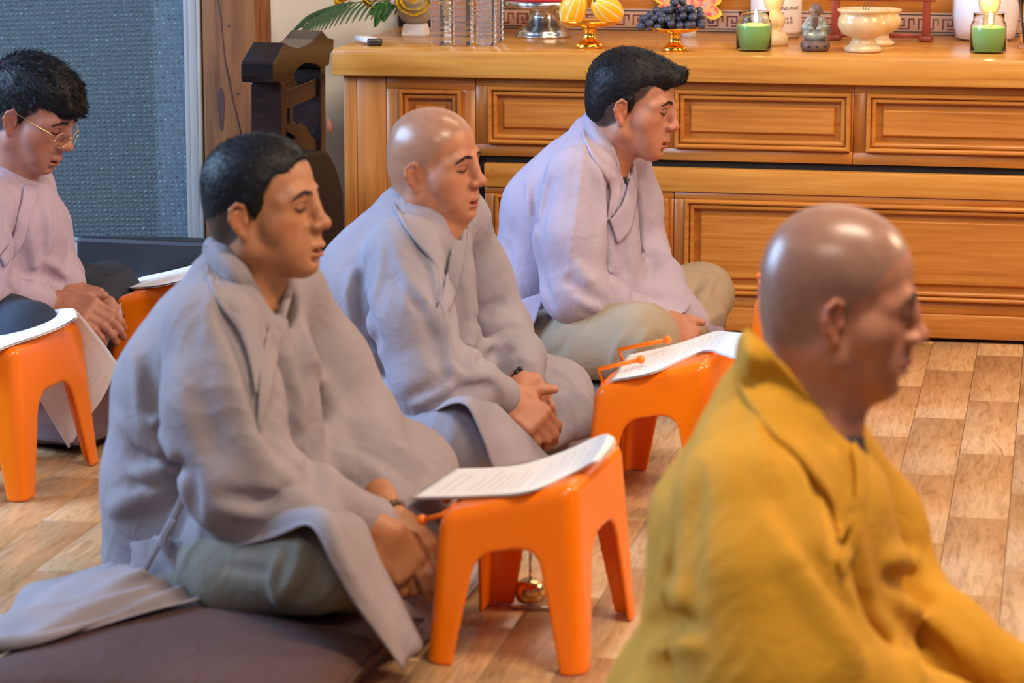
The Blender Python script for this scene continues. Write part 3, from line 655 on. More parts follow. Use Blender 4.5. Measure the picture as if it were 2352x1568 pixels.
class Person:
    def __init__(s, O, ang, label, group=None):
        a = math.radians(ang); s.f = np.array([math.cos(a), math.sin(a), 0]); s.l = np.array([-math.sin(a), math.cos(a), 0]); s.O = np.array([O[0], O[1], 0.0])
        s.root = empty('person', s.O, 0, label, 'person', group)
    def pt(s, x, y, q=0.0): return atplane(x, y, s.O+s.l*q, s.l)
    def P(s, *a): return [s.pt(*q) for q in a]
    def W(s, f, l, z): return s.O+s.f*f+s.l*l+np.array([0, 0, z])
    def lw(s, k): return (s.l, k)
    def surf(s, sdf, pix, off=0.0, back=1.3):
        d = np.array([ray(*p[:2]) for p in pix]); d /= np.linalg.norm(d, axis=1, keepdims=True); t0 = np.dot(s.O-CP, FW)-back
        t, ok = sdf.hit(CP, d, t0, t0+2.6); return CP+d*(t-off)[:, None], ok
    def fold(s, sdf, pix, w=.018, amp=.012):
        q, ok = s.surf(sdf, catmull(pix, max(2*len(pix)-1, 4))); q = q[ok]
        if len(q) > 1: sdf.fold(q, w, amp)
    def folds(s, sdf, lst):
        pix = [catmull(q[0], max(2*len(q[0])-1, 4)) for q in lst]; q, ok = s.surf(sdf, np.vstack(pix)); i = 0
        for px, (_, w, amp) in zip(pix, lst):
            a, o = q[i:i+len(px)], ok[i:i+len(px)]; i += len(px)
            if o.sum() > 1: sdf.fold(a[o], w*.9, amp*1.3)
def hand(W, u, n, thumb, curl=(.5, .7, .5), sc=1.0, tcurl=.3, spread=.06, tdir=None):
    """wrist, finger direction, back-of-hand normal, thumb=+1/-1 side of cross(n,u)"""
    W = np.asarray(W, float); u = nrm(u); n = nrm(np.asarray(n)-u*np.dot(n, u)); v = np.cross(n, u)*thumb; p = []
    K = W+u*.078*sc
    p += [BX(W+u*.045*sc, (.042*sc, .036*sc, .0125*sc), np.stack([u, v, n], 1), .011*sc, k=.012), RC(W-u*.02*sc, W+u*.02*sc, .0215*sc, .021*sc, k=.02, sq=(n, .8))]
    for i, (o, Ln, r) in enumerate(((.027, .92, .0088), (.009, 1.0, .0092), (-.009, .94, .0088), (-.026, .76, .0078))):
        b = K+v*o*sc-u*abs(i-1.2)*.004*sc; a = 0; d = nrm(u+v*o*spread*40*.1); q = b; rr = r*sc; p.append(RC(W+u*.05*sc+v*o*.9*sc, b, .010*sc, .0098*sc, k=.008))
        for L_, c in zip((.043, .027, .021), curl):
            a += c; e = q+(d*math.cos(a)-n*math.sin(a))*L_*Ln*sc; p.append(RC(q, e, rr, rr*.93, k=.005)); q = e; rr *= .93
    tb = W+u*.018*sc+v*.026*sc-n*.004*sc; td = nrm(u*.75+v*.75-n*tcurl) if tdir is None else nrm(tdir); t1 = tb+td*.036*sc; t2 = t1+nrm(td+u*.35)*.029*sc
    p += [RC(W+u*.01*sc+v*.012*sc, t1, .0155*sc, .0115*sc, k=.014), RC(t1, t2, .0108*sc, .009*sc, k=.006)]
    return p
def body(pr, h, prims, skin, scalp=None, amt=0.0, vox=.0034, **kw):
    s = SDF([h.prim(.03)]+prims); me = s.mesh('body', vox, 14, one=True, attr=lambda P: face_col(h, P, skin, scalp, amt, **kw)); return wlink('body', me, skin_m, pr.root)
def flat(lst):
    out = []
    for q in lst: out.extend(flat(q) if isinstance(q, list) else [q])
    return out
def wrinkle(me, amp, f=1.0, d1=(1, .55, .22), d2=(.85, -.6, .45), seed=0.0):      # soft crumple, stronger in some places than in others
    X = vpos(me); nr = np.empty(len(X)*3, np.float32); me.vertices.foreach_get('normal', nr); nr = nr.reshape(-1, 3); x, y, z = (X*f).T
    wx = .05*np.sin(17*z+9*y+seed)+.04*np.sin(13*x-21*y+2*seed); wz = .05*np.sin(15*x+11*z+seed)+.035*np.sin(23*y+9*x)
    a = (x+wx)*d1[0]+(y+wx)*d1[1]+(z+wz)*d1[2]; b = (x+wz)*d2[0]+(y+wx)*d2[1]+(z+wz)*d2[2]
    r1 = (1-np.abs(np.sin(a*46)))**2; r2 = (1-np.abs(np.sin(b*58+1.3)))**2; m1 = .5+.5*np.sin(9*x+13*z+seed); m2 = .5+.5*np.sin(11*y-12*z+3+seed)
    X = X+nr*(amp*(r1*m1**1.5+.8*r2*m2**1.5-.35))[:, None]; me.vertices.foreach_set('co', X.astype(np.float32).ravel()); me.update()
def garment(pr, name, sdf, m, vox=.006, wr=.0, seed=0.0):
    me = sdf.mesh(name, vox, 14)
    if wr: wrinkle(me, wr, 1.0, seed=seed)
    return wlink(name, me, m, pr.root)
def sheet(pr, name, ctrl, m, nu=28, nv=28, th=.003, wav=None, parent=None): return wlink(name, sheet_me(name, ctrl, nu, nv, th, wav), m, pr.root)
def pillow(name, c, size, T, rz, m, label, cat='cushion', seam=None, group=None, pinch=.10):
    n = 34; g = np.linspace(-1, 1, n); U, Vv = np.meshgrid(g, g, indexing='ij'); k = 1-pinch*(1-Vv**2)*0; X = U*size[0]/2*(1-.10*(1-np.abs(Vv)**2)*0-.07*(1-Vv**2)*np.abs(U)**3); Y = Vv*size[1]/2*(1-.07*(1-U**2)*np.abs(Vv)**3)
    hgt = ((1-np.abs(U)**2.6)*(1-np.abs(Vv)**2.6))**.55; A = np.stack([X, Y, T*.5+hgt*T*.5], -1).reshape(-1, 3); B = np.stack([X, Y, T*.5-np.minimum(hgt*1.6, 1)*T*.5], -1).reshape(-1, 3); Fc = []; N_ = n*n
    for i in range(n-1):
        for j in range(n-1): a, b, c_, d = i*n+j, (i+1)*n+j, (i+1)*n+j+1, i*n+j+1; Fc += [(a, b, c_, d), (N_+d, N_+c_, N_+b, N_+a)]
    o = empty(name, c, rz, label, cat, group); me = mesh(name, np.vstack([A, B]), Fc, True); bm = bmesh.new(); bm.from_mesh(me); bmesh.ops.remove_doubles(bm, verts=bm.verts, dist=1e-5); bm.to_mesh(me); bm.free()
    link('cover', me, m, o)
    e = [(X[i, 0], Y[i, 0], T*.5) for i in range(n)]+[(X[-1, j], Y[-1, j], T*.5) for j in range(1, n)]+[(X[i, -1], Y[i, -1], T*.5) for i in range(n-2, -1, -1)]+[(X[0, j], Y[0, j], T*.5) for j in range(n-2, -1, -1)]
    link('seam', tube_me('seam', e, .0028, 6), m, o); return o
def band(pr, name, sdf, inner, outer, m, off=.006, th=.006, n=34, mid=None):      # lapel: inner/outer edges; a point is (x,y) = lying on the robe, (x,y,s) = free in space
    eds = [inner]+([mid] if mid else [])+[outer]; R_ = []
    for e in eds: R_.append(catmull([(q[0], q[1], q[2] if len(q) == 3 else 0.0, 0.0 if len(q) == 3 else 1.0) for q in e], n))
    R_ = np.array(R_); G = np.array([catmull(R_[:, j], 9) for j in range(n)]).transpose(1, 0, 2).reshape(-1, 4)
    sol = SDF([q for q in sdf.p if q.op == 'u']); w_, ok = pr.surf(sol, G[:, :2], off); fr = np.array([pr.pt(*g[:3]) for g in G]); wt = np.clip(G[:, 3:4], 0, 1)*ok[:, None]; wt = wt*wt*(3-2*wt)
    return sheet(pr, name, (w_*wt+fr*(1-wt)).reshape(9, n, 3), m, 9, n, th)
def beads(pr, name, c, ax, r, br, n, m):
    ax = nrm(ax); u = nrm(np.cross(ax, [0, 0, 1.0])); v = np.cross(ax, u); bm = bmesh.new()
    for i in range(n):
        a = 2*math.pi*i/n; bmesh.ops.create_icosphere(bm, subdivisions=2, radius=br, matrix=Matrix.Translation(Vector(tuple(c+r*(math.cos(a)*u+math.sin(a)*v)))))
    return wlink(name, bm_mesh(name, bm, True), m, pr.root)
UPV = np.array([0, 0, 1.0])
robe_grey = cloth('robe_warm_grey', (.285, .238, .248)); robe_blue = cloth('robe_blue_grey', (.295, .265, .31)); robe_lav = cloth('robe_lavender', (.41, .36, .47)); robe_pink = cloth('robe_lilac', (.43, .335, .42))
robe_yel = cloth('robe_mustard', (.55, .255, .005), .85); trouser_olive = cloth('trouser_grey_olive', (.185, .158, .115)); trouser_khaki = cloth('trouser_khaki', (.35, .275, .185)); trouser_blue = cloth('trouser_slate', (.25, .24, .29)); trouser_navy = cloth('trouser_navy', (.018, .024, .04))
inner_dark = cloth('undershirt_dark', (.035, .03, .032)); inner_grey = cloth('undershirt_grey', (.26, .25, .29)); inner_white = cloth('undershirt_white', (.62, .58, .60)); cush_brown = cloth('cushion_brown', (.075, .033, .026), .8); cush_mauve = cloth('cushion_mauve', (.22, .17, .18), .8); cush_dark = cloth('cushion_plum', (.10, .05, .05), .8)
bead_wood = mat('bead_wood', (.10, .045, .02), .35); bead_black = mat('bead_black', (.015, .012, .012), .25)
# ------------------------------------------------------------------ first man: short hair, warm grey robe, on the brown cushion
def man1():
    p = Person((-.54, 4.45), -16, 'short-haired man in a warm grey robe, eyes closed, seated cross-legged on the brown cushion'); pt = p.pt
    h = Head(p.W(.153, 0, .668), -18, -5, -2.5, .914, open_=.0045, lips=1.2, nose=1.12, jaw=1.04, brow=1.15, mz=.003)
    neck = [RC(h.w((-.028, 0, -.035)), pt(548, 700), .050, .056, k=.03), RC(h.w((.012, 0, -.075)), pt(580, 700), .030, .040, k=.03)]
    torso = [RC(pt(520, 770), pt(450, 1200), .075, .09, k=.04), RC(pt(495, 765, -.13), pt(645, 690, .13), .04, k=.04)]
    wn = pt(872, 1222, -.11); wf = pt(902, 1196, -.02)
    arms = [CH([pt(490, 770, -.15), pt(540, 1100, -.24), wn], [.04, .034, .024], k=.02), CH([pt(645, 690, .14), pt(790, 970, .24), wf], [.04, .034, .024], k=.02)]
    legs = [CH([pt(440, 1270, -.09), pt(730, 1290, -.31), pt(900, 1330, -.02), pt(930, 1320, .04)], [.06, .045, .03, .03], k=.02), CH([pt(500, 1190, .1), pt(930, 1100, .30), pt(760, 1370, -.1), pt(735, 1388, -.22)], [.06, .045, .03, .022], k=.02)]
    cam_ = nrm(CP-wn)
    hn = hand(wn, pt(935, 1305, -.09)-wn, cam_*.8+UPV*.55, 1, (.35, .8, .6), 1.0, tdir=pt(965, 1270, -.06)-wn)
    hf = hand(wf, pt(985, 1282, -.06)-wf, UPV*.8+cam_*.5, -1, (.25, .5, .5), .97)
    body(p, h, flat([neck, torso, arms, legs, hn, hf]), (.40, .165, .07), (.022, .018, .016), .95)
    brows_lashes(h, p.root, 1.0)
    # hair: short, receding at the temples
    hp = [EL((-.012, 0, .038), (.0945, .0815, .0865), k=.02), EL((.020, -.062, .032), (.022, .016, .022), k=.01), EL((.020, .062, .032), (.022, .016, .022), k=.01), EL((.019, 0, .058), (.0715, .067, .0615), k=.02), EL((-.047, 0, -.004), (.0535, .0635, .0625), k=.02), RC((.010, -.071, .016), (.016, -.069, -.022), .010, .003, k=.012), RC((.042, -.060, .040), (.020, -.068, .006), .013, .009, k=.012), RC((.042, .060, .040), (.020, .068, .006), .013, .009, k=.012), RC((.010, .071, .016), (.016, .069, -.022), .010, .003, k=.012),
          EL((.131, 0, .032), (.070, .090, .058), k=.010, op='s'), EL((.086, -.088, .008), (.052, .05, .058), k=.012, op='s'), EL((.086, .088, .008), (.052, .05, .058), k=.012, op='s'), EL((-.008, -.088, -.024), (.024, .03, .038), k=.008, op='s'), EL((-.008, .088, -.024), (.024, .03, .038), k=.008, op='s'), EL((.052, 0, -.085), (.085, .12, .086), k=.012, op='s')]
    hair_obj(h, p.root, hp, (.9, 0, .1, .55), .0085, 11000, .0006, noise=.0005)
    # robe
    l = p.l; lw = (l, 1.22); R = SDF()
    R.add(RC(pt(410, 1255), pt(440, 1090), .120, .130, .05, sq=lw), RC(pt(440, 1090), pt(478, 890), .130, .132, .05, sq=lw), RC(pt(478, 890), pt(515, 775), .132, .100, .05, sq=lw), RC(pt(430, 900), pt(468, 770), .095, .072, .05, sq=lw))
    R.add(RC(pt(486, 762, -.15), pt(650, 672, .15), .064, .064, .05), RC(pt(525, 700, 0), pt(520, 640, -.0), .085, .055, .04))
    R.add(CH([pt(490, 770, -.175), pt(512, 930, -.225), pt(545, 1095, -.255)], [.080, .088, .085], .035), CH([pt(545, 1100, -.25), pt(690, 1150, -.20), pt(850, 1205, -.085)], [.078, .062, .046], .035))
    R.add(CH([pt(650, 690, .175), pt(730, 850, .225), pt(800, 985, .235)], [.074, .086, .086], .035), CH([pt(800, 985, .235), pt(850, 1090, .13), pt(885, 1170, .06)], [.082, .072, .045], .035))
    R.add(RC(pt(606, 840), pt(632, 1085, .02), .078, .085, .05, sq=(p.l, 1.2)))
    # lap and legs under the robe
    R.add(CH([pt(430, 1250, -.08), pt(560, 1235, -.18), pt(700, 1240, -.27)], [.085, .072, .068], .04), CH([pt(480, 1180, .1), pt(760, 1110, .24), pt(930, 1095, .30)], [.10, .095, .082], .05), CH([pt(930, 1095, .30), pt(960, 1250, .10), pt(900, 1340, -.05)], [.080, .07, .05], .05), RC(pt(600, 1180, .0), pt(850, 1240, .1), .09, .07, .06))
    R.add(EL(pt(618, 735, -.005), (.026, .055, .078), k=.012, op='s'), EL(pt(612, 690, .0), (.050, .055, .048), k=.02, op='s'))
    R.add(HS(pt(900, 1420, -.05)-UPV*.01, -UPV, pt(600, 1300), .8, .02))
    fo = [([(487, 640), (483, 720), (478, 790)], .010, .006), ([(300, 800), (345, 960), (430, 1080)], .02, .012), ([(270, 960), (330, 1010), (400, 1075)], .016, .012), ([(310, 1090), (360, 1085), (400, 1060)], .018, .016), ([(255, 1170), (320, 1140), (390, 1110)], .018, .014), ([(330, 840), (350, 900), (352, 960)], .018, -.012), ([(300, 1040), (350, 1055), (395, 1050)], .013, -.012), ([(295, 1110), (340, 1120), (390, 1100)], .014, -.013),
          ([(545, 700), (590, 800), (600, 900)], .016, .010), ([(520, 720), (560, 830), (590, 960)], .014, -.010), ([(480, 740), (540, 900), (600, 1080)], .022, .012), ([(440, 880), (470, 960), (500, 1060)], .02, -.010), ([(560, 1000), (640, 1090), (690, 1120)], .018, .014), ([(520, 1140), (600, 1150), (680, 1115)], .014, -.014), ([(500, 1165), (590, 1180), (690, 1150)], .014, .012), ([(600, 1110), (660, 1140), (720, 1150)], .014, .012),
          ([(640, 700), (650, 800), (690, 920)], .014, .009), ([(672, 700), (690, 800), (700, 900)], .014, -.010), ([(700, 760), (740, 880), (790, 960)], .018, .010), ([(700, 1000), (730, 1090), (720, 1120)], .02, -.014), ([(760, 960), (780, 1040), (830, 1100)], .018, .012), ([(800, 1050), (850, 1080), (880, 1100)], .012, .012), ([(830, 1120), (870, 1140), (890, 1160)], .012, -.010), ([(870, 1020), (930, 1030), (975, 1075)], .014, .010), ([(890, 1060), (940, 1090), (985, 1130)], .014, -.010),
          ([(640, 900), (620, 980), (630, 1080)], .016, -.010), ([(680, 880), (690, 980), (690, 1060)], .014, .010), ([(395, 1060), (432, 1090), (440, 1180)], .016, -.022), ([(420, 1190), (380, 1260), (340, 1300)], .012, -.012)]
    p.folds(R, fo); garment(p, 'robe', R, robe_grey, .0058, .0016)
    band(p, 'lapel', R, [(488, 546, -.028), (530, 572, -.056), (574, 628, -.062), (602, 692, -.05), (607, 750, -.035), (596, 830), (590, 900)], [(468, 560, -.028), (474, 632), (508, 700), (545, 755), (566, 805), (578, 855), (586, 905)], robe_grey, .006, mid=[(478, 550, -.032), (503, 600, -.068), (545, 655, -.078), (580, 712), (592, 775), (588, 838), (589, 902)])
    band(p, 'lapel', R, [(560, 560, .05), (630, 625, .066), (648, 648, .062), (628, 700, .045), (616, 760), (598, 850), (590, 980)], [(560, 545, .075), (650, 610, .10), (672, 650), (655, 730), (640, 800), (622, 890), (596, 1000)], robe_grey, .006)
    I = SDF([RC(pt(556, 725), pt(545, 900), .066, .07, k=.02, sq=lw), RC(pt(590, 705, -.0), pt(590, 800), .032, .04, k=.03)]); I.add(HS(pt(585, 668), UPV*.8-p.f*.2, pt(560, 600), .3, .01)); garment(p, 'undershirt', I, inner_dark, .006)
    # trousers on the near leg
    T = SDF(flat([CH([pt(440, 1330, -.10), pt(560, 1315, -.22), pt(722, 1292, -.305)], [.085, .080, .070], .03), CH([pt(722, 1302, -.30), pt(800, 1340, -.17), pt(860, 1360, -.08)], [.062, .05, .042], .03), CH([pt(480, 1220, .1), pt(900, 1120, .29)], [.08, .07], .03)]))
    T.add(HS(pt(560, 1400, -.2)-UPV*.012, -UPV, pt(600, 1300), .8, .02))
    p.folds(T, [([(690, 1225), (690, 1300), (640, 1380)], .012, .009), ([(730, 1240), (735, 1310), (690, 1380)], .011, -.010), ([(640, 1270), (625, 1330), (640, 1390)], .010, .008), ([(770, 1260), (770, 1320), (720, 1380)], .012, .010), ([(520, 1300), (580, 1310), (620, 1312)], .008, -.006)])
    garment(p, 'trousers', T, trouser_olive, .006)
    # front flap of the robe falling over the knee to the floor
    sheet(p, 'robe_flap', [[pt(445, 1292, -.24), pt(600, 1238, -.34), pt(703, 1203, -.405), pt(762, 1290, -.43), pt(835, 1420, -.40), pt(925, 1540, -.34)],
                           [pt(470, 1262, -.22), pt(600, 1197, -.30), pt(735, 1175, -.385), pt(800, 1270, -.41), pt(870, 1400, -.37), pt(945, 1515, -.32)],
                           [pt(520, 1217, -.20), pt(640, 1167, -.25), pt(765, 1170, -.31), pt(835, 1260, -.33), pt(885, 1370, -.31), pt(965, 1490, -.29)],
                           [pt(560, 1192, -.18), pt(680, 1162, -.20), pt(800, 1185, -.21), pt(852, 1235, -.23), pt(895, 1330, -.23), pt(978, 1470, -.25)]], robe_grey, 30, 40, .003, lambda u, v: .004*np.sin(9*u+5*v)+.003*np.sin(17*v+3))
    # cloth between the shins and the floor, and the tail spread out behind
    z0 = lambda x, y, z: atz(x, y, z)
    sheet(p, 'robe_front', [[pt(905, 1130, .12), pt(990, 1130, .2), pt(1015, 1120, .28)], [pt(915, 1250, .08), pt(1040, 1210, .2), pt(1075, 1190, .3)], [z0(905, 1420, .07), z0(1040, 1330, .03), z0(1112, 1275, .02)], [z0(965, 1490, .015), z0(1040, 1400, .008), z0(1113, 1330, .008)]], robe_grey, 26, 26, .003, lambda u, v: .006*np.sin(11*v+4*u)*u)
    sheet(p, 'robe_tail', [[z0(262, 1290, .14), z0(150, 1322, .085), z0(75, 1350, .03), z0(34, 1384, .006)], [z0(330, 1310, .15), z0(180, 1360, .115), z0(60, 1400, .085), z0(-30, 1440, .045)], [z0(400, 1345, .125), z0(250, 1392, .118), z0(90, 1440, .108), z0(-40, 1475, .078)], [z0(470, 1375, .108), z0(330, 1415, .102), z0(120, 1468, .090), z0(-60, 1515, .058)]], robe_grey, 34, 44, .003, lambda u, v: .007*np.sin(15*u+6*v)*(.4+v)+.004*np.sin(31*u-5*v))
    sheet(p, 'robe_skirt_back', [[pt(300, 1250, -.16), pt(380, 1230, -.20), pt(455, 1270, -.20)], [pt(290, 1310, -.18), pt(400, 1320, -.225), pt(480, 1310, -.215)], [pt(250, 1370, -.18), pt(390, 1385, -.235), pt(500, 1375, -.225)]], robe_grey, 24, 24, .003, lambda u, v: .006*np.sin(19*v-6*u))
    for k, q in enumerate(([(440, 1090, -.285), (400, 1180, -.255), (340, 1290, -.25), (320, 1340, -.25)], [(395, 1190, -.26), (372, 1240, -.26), (388, 1275, -.26)])):
        sheet(p, 'tie_strap', [[pt(x-6, y, s) for x, y, s in q], [pt(x+12-3*i, y+5, s-.004) for i, (x, y, s) in enumerate(q)]], robe_grey, 5, 20, .003)
    beads(p, 'bead_bracelet', wf-nrm(pt(985, 1282, -.06)-wf)*.012, pt(985, 1282, -.06)-wf, .027, .0062, 17, bead_wood)
    return p
man1()
cc = atz(450, 1500, .05)
pillow('floor_cushion', (cc[0], cc[1], 0), (.56, .50), .100, -math.radians(14), cush_brown, 'big brown square floor cushion under the short-haired man in the warm grey robe')
# ------------------------------------------------------------------ second man: shaved head, blue grey robe
def man2():
    p = Person((-.293, 5.375), -16, 'shaven-headed man in a blue grey robe sitting between the two dark-haired men'); pt = p.pt
    h = Head(p.W(.150, 0, .618), -25, 0, 3, .885, open_=.004, lips=1.15, nose=1.12, jaw=1.05, full=.012, brow=1.0)
    wn = pt(1160, 912, -.10); wf = pt(1196, 868, .03); cam_ = nrm(CP-wn)
    neck = [RC(h.w((-.028, 0, -.03)), pt(975, 520), .052, .060, k=.03), RC(h.w((.01, 0, -.07)), pt(1010, 525), .036, .045, k=.03)]
    torso = [RC(pt(950, 570), pt(860, 900), .07, .085, k=.04), RC(pt(930, 580, -.12), pt(1040, 510, .12), .036, k=.04)]
    arms = [CH([pt(930, 590, -.14), pt(985, 860, -.22), wn], [.036, .032, .023], k=.02), CH([pt(1040, 515, .13), pt(1140, 760, .22), wf], [.036, .032, .023], k=.02)]
    legs = [CH([pt(850, 965, -.08), pt(1045, 990, -.26), pt(1200, 1000, .0)], [.055, .042, .03], k=.02), CH([pt(920, 935, .09), pt(1280, 905, .27), pt(1150, 1010, -.04)], [.055, .042, .03], k=.02)]
    hn = hand(wn, pt(1222, 958, -.10)-wn, cam_*.75+UPV*.5, 1, (.5, .9, .7), 1.0, tdir=pt(1262, 888, -.06)-wn)
    hf = hand(wf, pt(1235, 925, -.04)-wf, UPV*.7-p.l*.2+cam_*.4, -1, (.6, .9, .7), .96, tdir=pt(1240, 872, -.03)-wf)
    body(p, h, flat([neck, torso, arms, legs, hn, hf]), (.45, .185, .10), (.31, .18, .115), .58)
    brows_lashes(h, p.root, 1.0)
    lw = (p.l, 1.25); R = SDF()
    R.add(RC(pt(815, 965), pt(850, 800), .110, .122, .05, sq=lw), RC(pt(850, 800), pt(892, 650), .122, .120, .05, sq=lw), RC(pt(892, 650), pt(950, 555), .12, .085, .05, sq=lw), RC(pt(835, 650), pt(895, 545), .075, .055, .05, sq=lw))
    R.add(RC(pt(925, 575, -.14), pt(1050, 500, .14), .058, .058, .05), RC(pt(945, 520), pt(932, 470), .07, .042, .04))
    R.add(CH([pt(925, 590, -.165), pt(945, 730, -.215), pt(985, 862, -.24)], [.070, .076, .072], .035), CH([pt(985, 865, -.24), pt(1070, 880, -.19), pt(1148, 908, -.115)], [.066, .056, .040], .03))
    R.add(CH([pt(1050, 515, .165), pt(1090, 640, .215), pt(1140, 760, .225)], [.064, .070, .070], .035), CH([pt(1140, 765, .22), pt(1185, 825, .12), pt(1200, 858, .05)], [.066, .055, .042], .03))
    R.add(RC(pt(1005, 650), pt(1020, 860), .072, .08, .05, sq=(p.l, 1.2)))
    R.add(CH([pt(850, 950, -.08), pt(940, 945, -.18), pt(1040, 960, -.24)], [.075, .062, .058], .04), CH([pt(920, 925, .1), pt(1130, 880, .22), pt(1275, 905, .28)], [.085, .078, .066], .05), CH([pt(1275, 910, .28), pt(1300, 975, .14), pt(1230, 1020, .0)], [.066, .056, .05], .05), RC(pt(1000, 930), pt(1180, 950, .08), .07, .06, .06))
    R.add(EL(pt(1036, 545, .0), (.022, .026, .042), k=.015, op='s'), EL(pt(1010, 520), (.052, .052, .034), k=.02, op='s'), HS(pt(1000, 1075, -.2), -UPV, pt(1000, 980), .7, .02))
    p.folds(R, [([(880, 560), (870, 640), (855, 700)], .012, .007), ([(905, 560), (930, 640), (940, 700)], .014, .010), ([(840, 600), (815, 680), (830, 740)], .012, -.009), ([(812, 620), (800, 690), (815, 740)], .012, .008), ([(830, 690), (850, 740), (860, 790)], .012, -.014), ([(910, 630), (950, 690), (985, 720)], .012, -.010), ([(925, 620), (975, 690), (1010, 760)], .012, .009), ([(985, 560), (1000, 640), (1010, 720)], .013, .009), ([(960, 560), (990, 640), (995, 700)], .010, -.008), ([(1010, 700), (1035, 770), (1045, 830)], .014, .012), ([(985, 740), (1000, 800), (1020, 850)], .016, -.010),
                 ([(950, 930), (1010, 900), (1040, 880)], .012, .012), ([(940, 915), (1000, 885), (1030, 850)], .011, -.010), ([(1030, 840), (1070, 865), (1110, 860)], .012, .012), ([(1050, 900), (1090, 890), (1130, 885)], .010, -.010), ([(1100, 860), (1135, 870), (1155, 905)], .012, .010), ([(870, 780), (840, 800), (810, 800)], .012, -.012), ([(865, 820), (835, 830), (810, 830)], .010, .009), ([(860, 850), (840, 880), (830, 920)], .012, -.014), ([(1075, 560), (1090, 620), (1100, 690)], .012, -.009), ([(1060, 560), (1065, 640), (1075, 720)], .012, .009), ([(1095, 740), (1140, 700), (1160, 700)], .012, -.009), ([(1110, 800), (1150, 770), (1170, 760)], .014, .012), ([(1095, 830), (1140, 810), (1170, 800)], .011, -.010), ([(1150, 840), (1190, 820), (1220, 830)], .010, .008), ([(1270, 845), (1310, 870), (1330, 900)], .010, .008), ([(1240, 870), (1290, 920), (1320, 990)], .012, .008), ([(1255, 920), (1280, 970), (1290, 1010)], .012, -.010), ([(1045, 700), (1040, 780), (1060, 860)], .012, -.010), ([(1085, 760), (1085, 820), (1080, 860)], .012, .010), ([(990, 940), (1060, 945), (1100, 960)], .012, .008)])
    garment(p, 'robe', R, robe_blue, .0058, .0016, 2.0)
    band(p, 'lapel', R, [(918, 432, -.022), (945, 468, -.052), (985, 515, -.060), (1012, 552, -.05), (1020, 590), (1016, 640), (1006, 700)], [(904, 436, -.02), (908, 482), (950, 545), (985, 590), (1004, 625), (1008, 660), (1004, 705)], robe_blue, .006, mid=[(911, 434, -.022), (926, 474, -.062), (968, 530, -.07), (1000, 570), (1012, 607), (1012, 650), (1005, 702)])
    band(p, 'lapel', R, [(1046, 512, .045), (1042, 540, .04), (1036, 580), (1024, 640), (1010, 700)], [(1072, 530), (1066, 580), (1058, 630), (1044, 680), (1020, 730)], robe_blue, .006)
    I = SDF(flat([RC(pt(980, 545), pt(950, 700), .060, .065, k=.02, sq=lw), CH([pt(940, 460, -.012), pt(965, 500, -.045), pt(1005, 540, -.048), pt(1030, 556, -.015)], [.014, .018, .020, .014], k=.014), CH([pt(1030, 556, -.015), pt(1030, 535, .03), pt(1000, 480, .04)], [.012, .014, .014], k=.014)])); I.add(HS(pt(1010, 530), UPV*.8, pt(980, 480), .02, .01)); garment(p, 'undershirt', I, inner_grey, .005)
    T = SDF(flat([CH([pt(850, 1000, -.10), pt(950, 1005, -.20), pt(1050, 1005, -.27)], [.082, .082, .075], .03), CH([pt(1050, 1010, -.27), pt(1120, 1040, -.15), pt(1190, 1050, -.05)], [.068, .055, .045], .03)])); T.add(HS(pt(1000, 1085, -.25), -UPV, pt(1000, 1000), .7, .02))
    p.folds(T, [([(1000, 1075), (1030, 1030), (1050, 975)], .010, .006), ([(860, 960), (900, 990), (915, 1020)], .010, .008), ([(880, 985), (840, 1000), (820, 1000)], .010, -.008)]); garment(p, 'trousers', T, trouser_blue, .006, .002)
    z0 = atz
    sheet(p, 'robe_flap', [[pt(840, 922, -.20), pt(900, 957, -.25), pt(990, 948, -.31), pt(1068, 930, -.355), pt(1105, 1010, -.36), pt(1145, 1085, -.34)], [pt(870, 900, -.19), pt(930, 935, -.23), pt(1010, 925, -.27), pt(1100, 915, -.31), pt(1140, 990, -.31), pt(1190, 1070, -.29)], [pt(900, 880, -.18), pt(960, 915, -.20), pt(1050, 905, -.22), pt(1130, 930, -.235), pt(1185, 1000, -.22), pt(1245, 1060, -.20)], [pt(930, 870, -.17), pt(990, 900, -.18), pt(1075, 900, -.18), pt(1160, 945, -.17), pt(1215, 1000, -.14), pt(1275, 1050, -.12)]], robe_blue, 28, 38, .003, lambda u, v: .004*np.sin(8*u+7*v)+.003*np.sin(19*v+2))
    sheet(p, 'robe_front', [[pt(1215, 960, .08), pt(1290, 930, .22), pt(1330, 900, .31)], [pt(1230, 1010, .04), pt(1310, 980, .2), pt(1350, 960, .31)], [z0(1220, 1075, .05), z0(1310, 1040, .02), z0(1360, 1000, .015)]], robe_blue, 22, 24, .003, lambda u, v: .005*np.sin(12*v+4*u))
    beads(p, 'bead_bracelet', wf+nrm(pt(1240, 900, 0)-wf)*.004, pt(1240, 900, 0)-wf, .026, .006, 17, bead_black)
    c = p.W(.10, 0, 0); pillow('floor_cushion', (c[0], c[1], 0), (.56, .50), .05, -math.radians(16), cush_dark, 'plum brown floor cushion mostly hidden under the shaven-headed man in blue grey')
man2()
